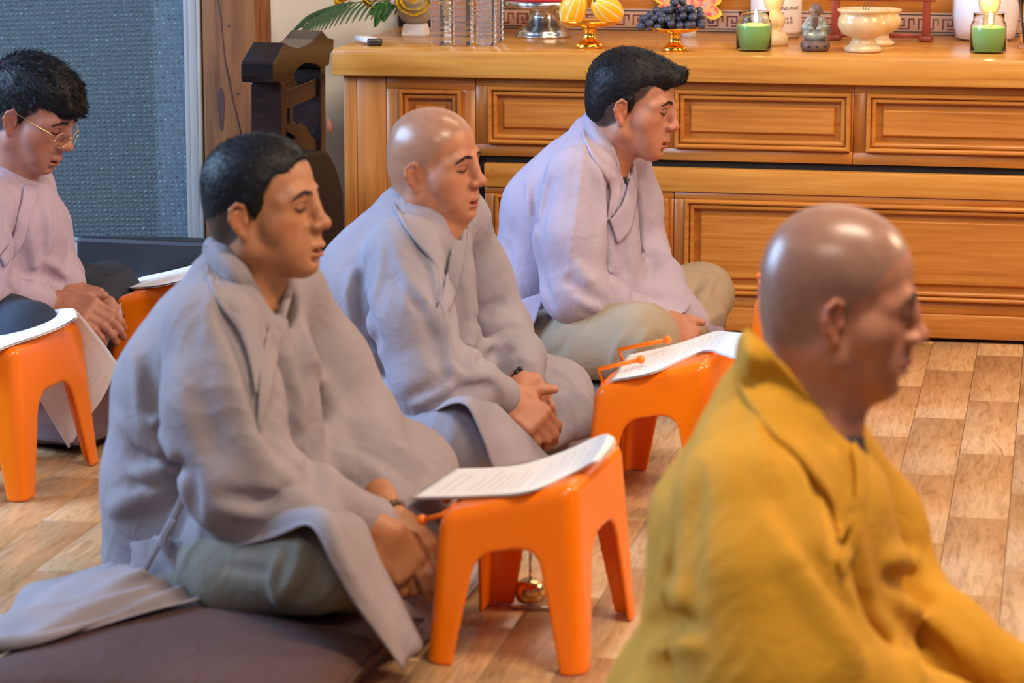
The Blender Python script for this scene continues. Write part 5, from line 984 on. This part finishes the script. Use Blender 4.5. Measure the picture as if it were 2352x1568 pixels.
cprism('carving', [(366, 830), (395, 870), (430, 850), (470, 870), (500, 855), (560, 900), (590, 960), (648, 1010), (648, 1130), (368, 1130), (366, 960), (400, 985), (440, 1000), (465, 985), (430, 960), (395, 940)], .03, off=-.012)
bl = mat('chair_black_cover', (.008, .008, .010), .55)
cprism('arm_cover', [(640, 352), (660, 345), (753, 344), (762, 356), (777, 388), (791, 440), (795, 600), (790, 745), (640, 745)], .10, bl, .0, .012, pre=cpt)
cprism('seat_cover', [(600, 560), (790, 560), (792, 600), (790, 748), (600, 748)], .46, bl, .0, .012, pre=cpt)
cprism('front_leg', [(640, 746), (652, 746), (652, 790), (640, 790)], .04, dark_wood, -.01, .002, pre=cpt)
cprism('front_leg', [(770, 746), (784, 746), (784, 790), (770, 790)], .04, dark_wood, -.01, .002, pre=cpt)
tas = mat('tassel_red', (.35, .12, .06), .7); tp = atd(756, 282, 6.80)
wlink('tassel', tube_me('t', [tp+np.array([-.003, 0, .012]), tp, tp+np.array([.001, 0, -.012]), tp+np.array([.003, 0, -.026])], [.002, .006, .006, .003], 8), tas, chair)

# ------------------------------------------------------------------ things on the altar top
def at_top(x, y): p = atz(x, y, ZT); return (p[0], p[1], ZT+.0004)
def E_(name, x, y, label, cat, group=None, rz=-TH): return empty(name, at_top(x, y), rz, label, cat, group)
white_p = mat('white_plastic', (.78, .80, .84), .4); blackp = mat('black_plastic', (.02, .02, .025), .35); goldm = mat('gold_plated', (.95, .52, .08), .16, 1.0)
gls = mat('clear_glass', (1, 1, 1), .02); bsdf(gls).inputs['Transmission Weight'].default_value = 1.0; bsdf(gls).inputs['IOR'].default_value = 1.25
pet = mat('clear_plastic', (.97, .98, 1), .06); bsdf(pet).inputs['Transmission Weight'].default_value = .95; bsdf(pet).inputs['IOR'].default_value = 1.22
alab = noise_mat('alabaster', [(.3, (.60, .40, .18)), (.7, (.70, .53, .31))], (1, 1, 1), 18, 5, .25); bsdf(alab).inputs['Subsurface Weight'].default_value = .25; bsdf(alab).inputs['Subsurface Radius'].default_value = (.02, .012, .006)
green_l = noise_mat('leaf_green', [(.3, (.02, .12, .03)), (.7, (.05, .26, .06))], (1, 1, 1), 30, 3, .4); palm_m = mat('palm_green', (.07, .17, .09), .5); rose_m = mat('rose_yellow', (.85, .58, .02), .6); petal_w = mat('petal_white', (.85, .85, .82), .6)
# flower bowl
fb = E_('flower_bowl', 955, 82, 'grey bowl on a white foot with yellow roses at the left end of the altar', 'flower bowl')
link('foot', lathe_me('f', [(.042, 0), (.044, .004), (.038, .030), (.034, .032)], 4, False), white_p, fb, None, (0, 0, math.pi/4)); link('bowl', lathe_me('b', [(.022, .032), (.036, .040), (.050, .062), (.056, .090), (.054, .12), (.050, .12), (.05, .09), (.0, .06)], 32), noise_mat('bowl_grey', [(.3, (.36, .33, .28)), (.7, (.42, .39, .34))], (1, 1, 1), 20, 4, .6), fb)
def rose_me():
    V = []; Fc = []
    for ring, (r, z, n, ln, tl) in enumerate(((.010, .012, 4, .018, .2), (.018, .008, 5, .022, .55), (.027, .002, 6, .024, .9), (.034, -.006, 7, .024, 1.2))):
        for k in range(n):
            a = 2*math.pi*(k+.37*ring)/n
            for i in range(5):
                for j in range(5):
                    u, v = i/4-.5, j/4; b = a+u*2*math.pi/n*1.35; rr = r+v*ln*math.sin(tl)*.8-.006*(1-v)+.004*math.cos(u*3); V.append((rr*math.cos(b), rr*math.sin(b), z-.02+v*ln*math.cos(tl)+.02*v*(1-abs(u)*1.2)-.004*abs(u)))
            o = len(V)-25
            for i in range(4):
                for j in range(4): Fc.append((o+i*5+j, o+(i+1)*5+j, o+(i+1)*5+j+1, o+i*5+j+1))
    bm = bmesh.new(); me = mesh('rose', V, Fc, True); bm.from_mesh(me); bmesh.ops.create_icosphere(bm, subdivisions=2, radius=.017); bm.to_mesh(me); bm.free(); me.polygons.foreach_set('use_smooth', [True]*len(me.polygons)); return me
rme = rose_me()
def lp(x, y, dt=0.0, par=fb):      # pixel to local point in the vertical plane of the bowl, dt deeper
    p = atplane(x, y, np.array(par.location)+AB*dt, AB)-np.array(par.location); return np.array([p@AX, p@AB, p[2]])
def rose(x, y, dt, s=1.0, tilt=(1.2, 0, 0)):
    o = link('rose', rme, rose_m, fb, lp(x, y, dt), tilt); o.scale = (s, s, s)
rose(950, -2, -.045, .85, (1.0, .25, .1)); rose(790, -6, .02, .62, (1.3, .2, -.5)); rose(862, -10, .0, .7, (.9, 0, 0)); rose(995, -30, -.01, .9, (.8, .2, .3))
def leaf_me(name, mid, w, cup=.2):
    P = catmull(mid, 9); V = []; Fc = []; t = np.gradient(P, axis=0)
    for i in range(9):
        s = nrm(np.cross(t[i], [0, 1.0, .2])); ww = w*math.sin(math.pi*(i+.15)/8.6)**.8; V += [P[i]-s*ww, P[i]+np.array([0, cup*ww, 0]), P[i]+s*ww]
    for i in range(8):
        for k in range(2): Fc.append((i*3+k, (i+1)*3+k, (i+1)*3+k+1, i*3+k+1))
    me = mesh(name, V, Fc, True); bm = bmesh.new(); bm.from_mesh(me); bmesh.ops.solidify(bm, geom=bm.faces[:], thickness=.0008); bm.to_mesh(me); bm.free(); return me
for q in (((885, 5), (872, 30), (861, 62)), ((885, 5), (884, 30), (880, 50)), ((888, 2), (893, 18), (888, 38)), ((880, 5), (862, 22), (848, 33)), ((892, 2), (903, 8), (905, 18))):
    link('leaf', leaf_me('leaf', [lp(x, y, -.02) for x, y in q], .011), green_l, fb)
stem = [lp(x, y, -.01) for x, y in ((935, -2), (880, 2), (820, 6), (775, 17), (735, 34), (707, 60))]; link('palm_stem', tube_me('s', catmull(stem, 20), .0018, 6), palm_m, fb)
SP = catmull([(935, -2), (880, 2), (820, 6), (775, 17), (735, 34), (707, 60)], 24)
for i, (x, y) in enumerate(SP):
    dl = 62*(1-.35*abs(i-12)/12); link('palm_leaflet', leaf_me('leaflet', [lp(x, y, -.01), lp(x-dl*.42, y+dl*.38, -.018), lp(x-dl*.75, y+dl*.92, -.03)], .0038, .1), palm_m, fb)
    if i > 8: link('palm_leaflet', leaf_me('leaflet', [lp(x, y, -.008), lp(x-26, y+4, -.004), lp(x-50+i*.6, y+22, -.0)], .004, .1), palm_m, fb)
for k in range(9):
    a = 2*math.pi*k/9; c = lp(905, 1, -.03); link('daisy_petal', leaf_me('p', [c, c+np.array([.007*math.cos(a), -.002, .007*math.sin(a)]), c+np.array([.013*math.cos(a), 0, .013*math.sin(a)])], .0032), petal_w, fb)
# remote
rm = E_('remote_control', 862, 106, 'white remote control with a black end lying near the corner of the altar', 'remote control', None, math.radians(22))
link('shell', box_me('r', (-.018, .012, .006), (.018, .11, .018), .004), white_p, rm); link('front_end', box_me('r', (-.0185, -.004, .0), (.0185, .0125, .0185), .004), blackp, rm)
# water bottles
bp = [(.0, .0), (.016, .0), (.0245, .004), (.026, .012)]
for k in range(9): z = .018+k*.0135; bp += [(.0262, z), (.0248, z+.004), (.0262, z+.008)]
bp += [(.026, .145), (.024, .158), (.014, .182), (.0125, .19), (.0125, .20), (0, .2)]
bme = lathe_me('bottle', bp, 28); cme = lathe_me('cap', [(.0, .196), (.0145, .196), (.0145, .212), (0, .212)], 20); capm = white_p
for x, y, nm in ((1013, 105, 'leftmost of the clear water bottles beside the flower bowl'), (1065, 106, 'middle one of the three front clear water bottles on the altar'), (1117, 106, 'clear water bottle next to the steel stand, front row'), (1133, 98, 'clear water bottle half hidden behind the front row')):
    e = E_('water_bottle', x, y, nm, 'bottle', 'water bottles on the altar'); link('bottle_body', bme, pet, e); link('cap', cme, capm, e)
# steel offering stand with red cloth
ss = E_('offering_stand', 1247, 84, 'round steel offering stand with a red cloth top', 'stand')
link('pedestal', lathe_me('p', [(.0, .0), (.074, .0), (.074, .005), (.068, .008), (.070, .013), (.062, .018), (.060, .024), (.046, .030), (.038, .05), (.034, .068), (.05, .074), (.0, .076)], 40), steel, ss); link('tray', lathe_me('t', [(.0, .074), (.10, .076), (.104, .082), (.104, .094), (.10, .096), (0, .094)], 44), steel, ss); link('red_cloth', lathe_me('c', [(.0, .0945), (.098, .0965), (.1, .10), (.094, .112), (0, .116)], 40), mat('cloth_red', (.55, .02, .03), .7), ss)
# gold compotes, melons, grapes
cpm = lathe_me('foot', [(.0, .0), (.037, .0), (.038, .004), (.037, .010), (.030, .014), (.018, .022), (.016, .034), (.017, .046), (.022, .05), (0, .05)], 36); plm = lathe_me('plate', [(.0, .05), (.03, .0505), (.066, .058), (.078, .066), (.079, .0685), (.074, .0665), (.05, .060), (.0, .057)], 44)
def compote(x, y, label, s=1.0):
    e = E_('gold_compote', x, y, label, 'dish', 'gold footed dishes'); e.scale = (s, s, s); link('foot', cpm, goldm, e); link('plate', plm, goldm, e); return e
c1 = compote(1354, 110, 'gold footed dish holding yellow striped melons'); c2 = compote(1549, 117, 'smaller gold footed dish holding dark grapes', .86)
mel = mat('melon_skin', (1, 1, 1), .35); va = N(mel, 'ShaderNodeVertexColor', layer_name='Col'); L(mel, va, 'Color', bsdf(mel), 'Base Color')
def melon_me():
    bm = bmesh.new(); bmesh.ops.create_uvsphere(bm, u_segments=60, v_segments=24, radius=1); me = bm_mesh('melon', bm, True); X = vpos(me); a = np.arctan2(X[:, 1], X[:, 0]); st = np.cos(a*10); r = 1-.035*sstep(.5, 1, st); Y = X*np.stack([.034*r, .034*r, 0*r+.050], 1); me.vertices.foreach_set('co', Y.astype(np.float32).ravel())
    c = np.where((st > .72)[:, None], np.array([.88, .80, .55]), np.array([.90, .50, .015])); set_col(me, c); return me
mme = melon_me()
for dx, dy, dz, rot, lb in ((-.042, -.012, .036, (.45, .30, 0), 'left yellow striped melon on the gold dish'), (.044, -.018, .036, (1.05, .3, -1.0), 'right yellow striped melon on the gold dish'), (.002, .034, .074, (1.4, .2, .6), 'uppermost yellow melon behind the other two')):
    o = link('melon', mme, mel, None, (c1.location[0]+dx*math.cos(TH), c1.location[1]+dy, ZT+.060+dz), rot); tag(o, lb, 'melon', 'striped melons')
    link('blossom_end', lathe_me('n', [(.0, .0512), (.004, .0512), (.003, .0528), (0, .0528)], 10), mat('melon_end', (.12, .07, .02), .7), o)
gr = noise_mat('grape_skin', [(.3, (.012, .014, .03)), (.7, (.06, .065, .10))], (1, 1, 1), 40, 4, .42); bmg = bmesh.new(); bmesh.ops.create_icosphere(bmg, subdivisions=2, radius=.0104); gme = bm_mesh('grape', bmg, True); gme.materials.append(gr)
gb = empty('grape_bunch', (c2.location[0], c2.location[1], ZT+.055), -TH, 'bunch of dark blue grapes heaped on the smaller gold dish', 'grapes')
pts = []
tries = 0
while len(pts) < 92 and tries < 20000:
    tries += 1; x, y = RNG.uniform(-.088, .072), RNG.uniform(-.05, .05); q = (x/.085)**2+(y/.055)**2
    if q > 1: continue
    z = RNG.uniform(.004, .012+.058*(1-q)**.7*(1 if x > -.03 else .75))
    if all((x-a)**2+(y-b)**2+(z-c)**2 > .0128**2 for a, b, c in pts): pts.append((x, y, z))
for q in pts: link('grape', gme, None, gb, q)
link('bunch_stem', tube_me('s', [(-.06, 0, .008), (0, 0, .02), (.05, 0, .02)], .002, 6), mat('grape_stem', (.12, .09, .03), .7), gb)
# butterfly card
def ap2(q, t): p = atplane(q[0], q[1], AO+AB*t, AB)-AO; return (float(p@AX), float(p[2]))
bt = empty('butterfly_card', AO+np.array([0, 0, 0.0]), -TH, 'red and yellow butterfly shaped paper card above the grapes', 'card')
zz = lambda X, Y: ap2((1440+X/9.046, Y/9.046), WT-.06)
bpoly = [(560, -200), (575, 0), (620, 45), (700, 90), (610, 150), (640, 240), (760, 300), (1000, 260), (1250, 200), (1400, 190), (1500, 215), (1600, 310), (1700, 390), (1800, 412), (1900, 380), (1978, 310), (1960, 240), (1850, 130), (1930, 80), (1975, 0), (1990, -200)]
link('outline', prism_me('o', [zz(*q) for q in bpoly], (0, WT-.060, 0), (1, 0, 0), (0, 0, 1), (0, 1, 0), .002), mat('card_yellow', (.95, .66, .05), .5), bt)
cxm, cym = 1280, 0
link('print', prism_me('p', [zz(cxm+(x-cxm)*.90, -60+(y+60)*.86) for x, y in bpoly], (0, WT-.0612, 0), (1, 0, 0), (0, 0, 1), (0, 1, 0), .001), noise_mat('card_print', [(.36, (.70, .08, .10)), (.5, (.85, .25, .22)), (.58, (.90, .55, .12)), (.7, (.55, .35, .55))], (1, 1, 1), 60, 4, .5), bt)
cu = E_('white_cup', 1582, 84, 'small white cup behind the grapes', 'cup'); link('cup_body', lathe_me('c', [(.0, .0), (.019, .0), (.022, .05), (.021, .05), (.018, .004), (0, .004)], 24), white_p, cu)
# candles in jars
wax = mat('wax_green', (.26, .55, .16), .5); bsdf(wax).inputs['Subsurface Weight'].default_value = .4; bsdf(wax).inputs['Subsurface Radius'].default_value = (.02, .03, .01)
flm = mat('flame', (1, .8, .3), .5); bsdf(flm).inputs['Emission Color'].default_value = (1, .72, .28, 1); bsdf(flm).inputs['Emission Strength'].default_value = 60
jar = lathe_me('jar', [(.0, .0), (.040, .0), (.0435, .004), (.0435, .066), (.040, .074), (.0375, .079), (.0375, .094), (.0395, .096), (.0355, .096), (.0355, .079), (.0415, .066), (.0415, .004), (.0, .003)], 36); wxm = lathe_me('wax', [(.0, .0035), (.0410, .0045), (.0410, .060), (.0405, .062), (.0, .060)], 32); fme = lathe_me('flame', [(.0, .0), (.0045, .005), (.0052, .012), (.003, .024), (0, .036)], 12)
for x, y, lb in ((1731, 116, 'lit green candle in a glass jar beside the white drum'), (2269, 121, 'lit green candle in a glass jar before the white bucket')):
    e = E_('candle_jar', x, y, lb, 'candle', 'green jar candles'); link('jar', jar, gls, e); link('wax', wxm, wax, e); f_ = link('flame', fme, flm, e, (.004, 0, .066)); link('wick', lathe_me('w', [(.0008, .058), (.0008, .069)], 6), blackp, e, (.004, 0, 0))
    l_ = bpy.data.lights.new('candle_light', 'POINT'); l_.energy = 1.1; l_.color = (1, .7, .3); l_.shadow_soft_size = .008; lo = bpy.data.objects.new('candle_light', l_); COL.objects.link(lo); lo.location = (e.location[0]+.004, e.location[1], ZT+.105)
# alabaster pieces
a1 = E_('gourd_candlestick', 1776, 104, 'pale alabaster gourd shaped candlestick behind the left candle', 'candlestick'); link('stem', lathe_me('g', [(.0, .0), (.036, .0), (.038, .006), (.037, .024), (.030, .030), (.020, .036), (.027, .050), (.030, .062), (.027, .074), (.018, .084), (.018, .090), (.022, .097), (.0265, .112), (.025, .132), (.017, .145), (0, .147)], 36), alab, a1)
def bowl(x, y, s, lb, nm='incense_bowl'):
    e = E_(nm, x, y, lb, 'bowl', 'alabaster bowls'); e.scale = (s, s, s)
    link('bowl_body', lathe_me('b', [(.0, .0), (.046, .0), (.050, .004), (.049, .012), (.036, .020), (.030, .034), (.034, .038), (.056, .048), (.069, .068), (.068, .088), (.060, .098), (.062, .103), (.070, .108), (.0705, .113), (.066, .115), (.060, .112), (.056, .100), (.0, .096)], 44), alab, e)
    return e
b1 = bowl(1982, 119, .92, 'large cream alabaster incense bowl in front of the red stand'); link('ash', lathe_me('a', [(.0, .1), (.057, .1), (.05, .104), (0, .106)], 30), mat('ash', (.35, .30, .26), .9), b1)
for a in (-.4, .05, .5): link('incense_stick', tube_me('i', [(.01*a, 0, .10), (.02*a+.01, .0, .13), (.05*a+.02, .0, .16)], .0009, 5), mat('incense', (.12, .09, .07), .8), b1)
bowl(2018, 104, .80, 'smaller alabaster bowl half hidden behind the incense bowl')
a2 = E_('alabaster_stand', 2270, 111, 'alabaster candlestick behind the right candle', 'candlestick'); link('stem', lathe_me('g', [(.0, .0), (.042, .0), (.047, .006), (.046, .020), (.028, .030), (.018, .045), (.016, .085), (.024, .095), (.028, .115), (.024, .13), (0, .135)], 36), alab, a2)
# white drum with print
dm = E_('white_drum', 1782, 86, 'white round container with black lettering behind the candle', 'container'); dmw = mat('drum_white', (.74, .66, .62), .5)
link('drum_body', lathe_me('d', [(.0, .012), (.062, .012), (.066, .02), (.0665, .20), (0, .2)], 44), dmw, dm); link('drum_base', lathe_me('d', [(.0, .0), (.059, .0), (.061, .012), (0, .0125)], 44), mat('drum_base', (.33, .22, .15), .5), dm)
ink = mat('ink_black', (.03, .025, .03), .6)
def lettering(par, txt, x, y, size, r, spread=.0):
    cu_ = bpy.data.curves.new('lettering', 'FONT'); cu_.body = txt; cu_.size = size; cu_.align_x = 'LEFT'; cu_.extrude = .0; o = bpy.data.objects.new('tmp', cu_); COL.objects.link(o); bpy.context.view_layer.update()
    me = bpy.data.meshes.new_from_object(o.evaluated_get(bpy.context.evaluated_depsgraph_get())); bpy.data.objects.remove(o)
    if not len(me.vertices): return
    X = vpos(me); p = lp(x, y, -.0, par); a0 = math.asin(max(-1, min(1, p[0]/r))); an = a0+X[:, 0]/r; Y = np.stack([(r+.0006)*np.sin(an), -(r+.0006)*np.cos(an), p[2]+X[:, 1]], 1); me.vertices.foreach_set('co', Y.astype(np.float32).ravel()); me.update(); link('lettering', me, ink, par)
lettering(dm, 'CONG PHAT', 1785, 19, .0125, .0667); lettering(dm, '\uBC14 \uC740', 1789, 31, .010, .0667); lettering(dm, '\u96C6 14 \u53F0 \u9678', 1791, 41, .0088, .0667); lettering(dm, '24 \u53F0 \u9678', 1802, 50, .0088, .0667)
# little monk figurine
mk = E_('monk_figurine', 1872, 117, 'small glazed seated monk figurine on a round brown base', 'figurine'); clay = noise_mat('clay_brown', [(.3, (.10, .055, .04)), (.7, (.17, .10, .08))], (1, 1, 1), 60, 4, .5); glaze = noise_mat('glaze_grey', [(.3, (.16, .19, .17)), (.7, (.34, .36, .30))], (1, 1, 1), 50, 4, .15)
link('base', lathe_me('b', [(.0, .0), (.030, .0), (.0365, .008), (.0365, .018), (.032, .026), (0, .027)], 32), clay, mk)
for a in (-1.9, -1.35, -.75): link('vent_hole', lathe_me('v', [(.0, -.002), (.0035, -.002), (.0035, .001), (0, .001)], 10), blackp, mk, (.0365*math.cos(a), .0365*math.sin(a), .013), (math.pi/2, 0, a+math.pi/2))
F_ = SDF([EL((0, 0, .036), (.027, .022, .014), k=.008), EL((-.017, -.008, .040), (.014, .016, .012), k=.008), EL((.017, -.008, .040), (.014, .016, .012), k=.008), RC((0, .002, .04), (0, 0, .076), .019, .013, k=.012)]+CH([(-.014, 0, .076), (-.024, -.006, .058), (-.010, -.020, .056)], [.009, .009, .007], .006)+CH([(.014, 0, .076), (.024, -.006, .058), (.010, -.020, .056)], [.009, .009, .007], .006)); link('robe', F_.mesh('robe', .0018, 14), glaze, mk)
H_ = SDF([EL((0, -.002, .100), (.0155, .016, .0175), k=.006), EL((-.0155, 0, .097), (.003, .004, .007), k=.003), EL((.0155, 0, .097), (.003, .004, .007), k=.003), EL((0, -.018, .098), (.003, .003, .003), k=.003), RC((0, -.014, .062), (0, -.019, .083), .007, .008, k=.006)]); link('head_and_sash', H_.mesh('head', .0018, 14), clay, mk)
# red wooden stand
rs = E_('red_stand', 2022, 92, 'low red lacquered wooden stand behind the incense bowl', 'stand'); redw = wood('red_lacquer', (.16, .022, .012), (.22, .032, .018), (.28, .045, .025), (8, 8, 2), .35)
for sx in (-1, 1):
    link('leg', box_me('l', (sx*.116-.010, -.010, .012), (sx*.116+.010, .010, .17), .002), redw, rs); link('leg_foot', box_me('l', (sx*.116-.016, -.045, 0), (sx*.116+.016, .045, .013), .003), redw, rs)
link('lower_bar', box_me('b', (-.107, -.006, .006), (.107, .006, .018), .002), redw, rs); link('upper_bar', box_me('b', (-.14, -.012, .10), (.14, .012, .122), .002), redw, rs)
# white bucket and glass vase with sticks
bk = E_('white_bucket', 2262, 92, 'large rounded white plastic bucket at the right end of the altar', 'bucket'); wb = mat('bucket_white', (.80, .76, .82), .3); bsdf(wb).inputs['Subsurface Weight'].default_value = .15
link('bucket_body', lathe_me('b', [(.0, .0), (.055, .0), (.075, .008), (.080, .030), (.084, .06), (.087, .2), (.083, .2), (.080, .06), (0, .01)], 48), wb, bk); link('rim', lathe_me('r', [(.086, .196), (.091, .197), (.091, .205), (.083, .205), (.083, .196)], 48), wb, bk)
vs = E_('glass_vase', 2356, 112, 'clear glass vase of brown sticks at the right edge', 'vase'); link('vase_body', lathe_me('v', [(.0, .0), (.016, .0), (.018, .004), (.015, .05), (.020, .16), (.018, .16), (.013, .05), (.014, .01), (0, .008)], 28), gls, vs)
for k in range(7): a = k*.9; link('stick', tube_me('s', [(.006*math.cos(a), .006*math.sin(a), .012), (.010*math.cos(a+.6)-.008, .01*math.sin(a), .10), (.022*math.cos(a+.9)-.03, .02*math.sin(a), .24)], .0016, 6), mat('stick_brown', (.10, .055, .025), .7), vs)
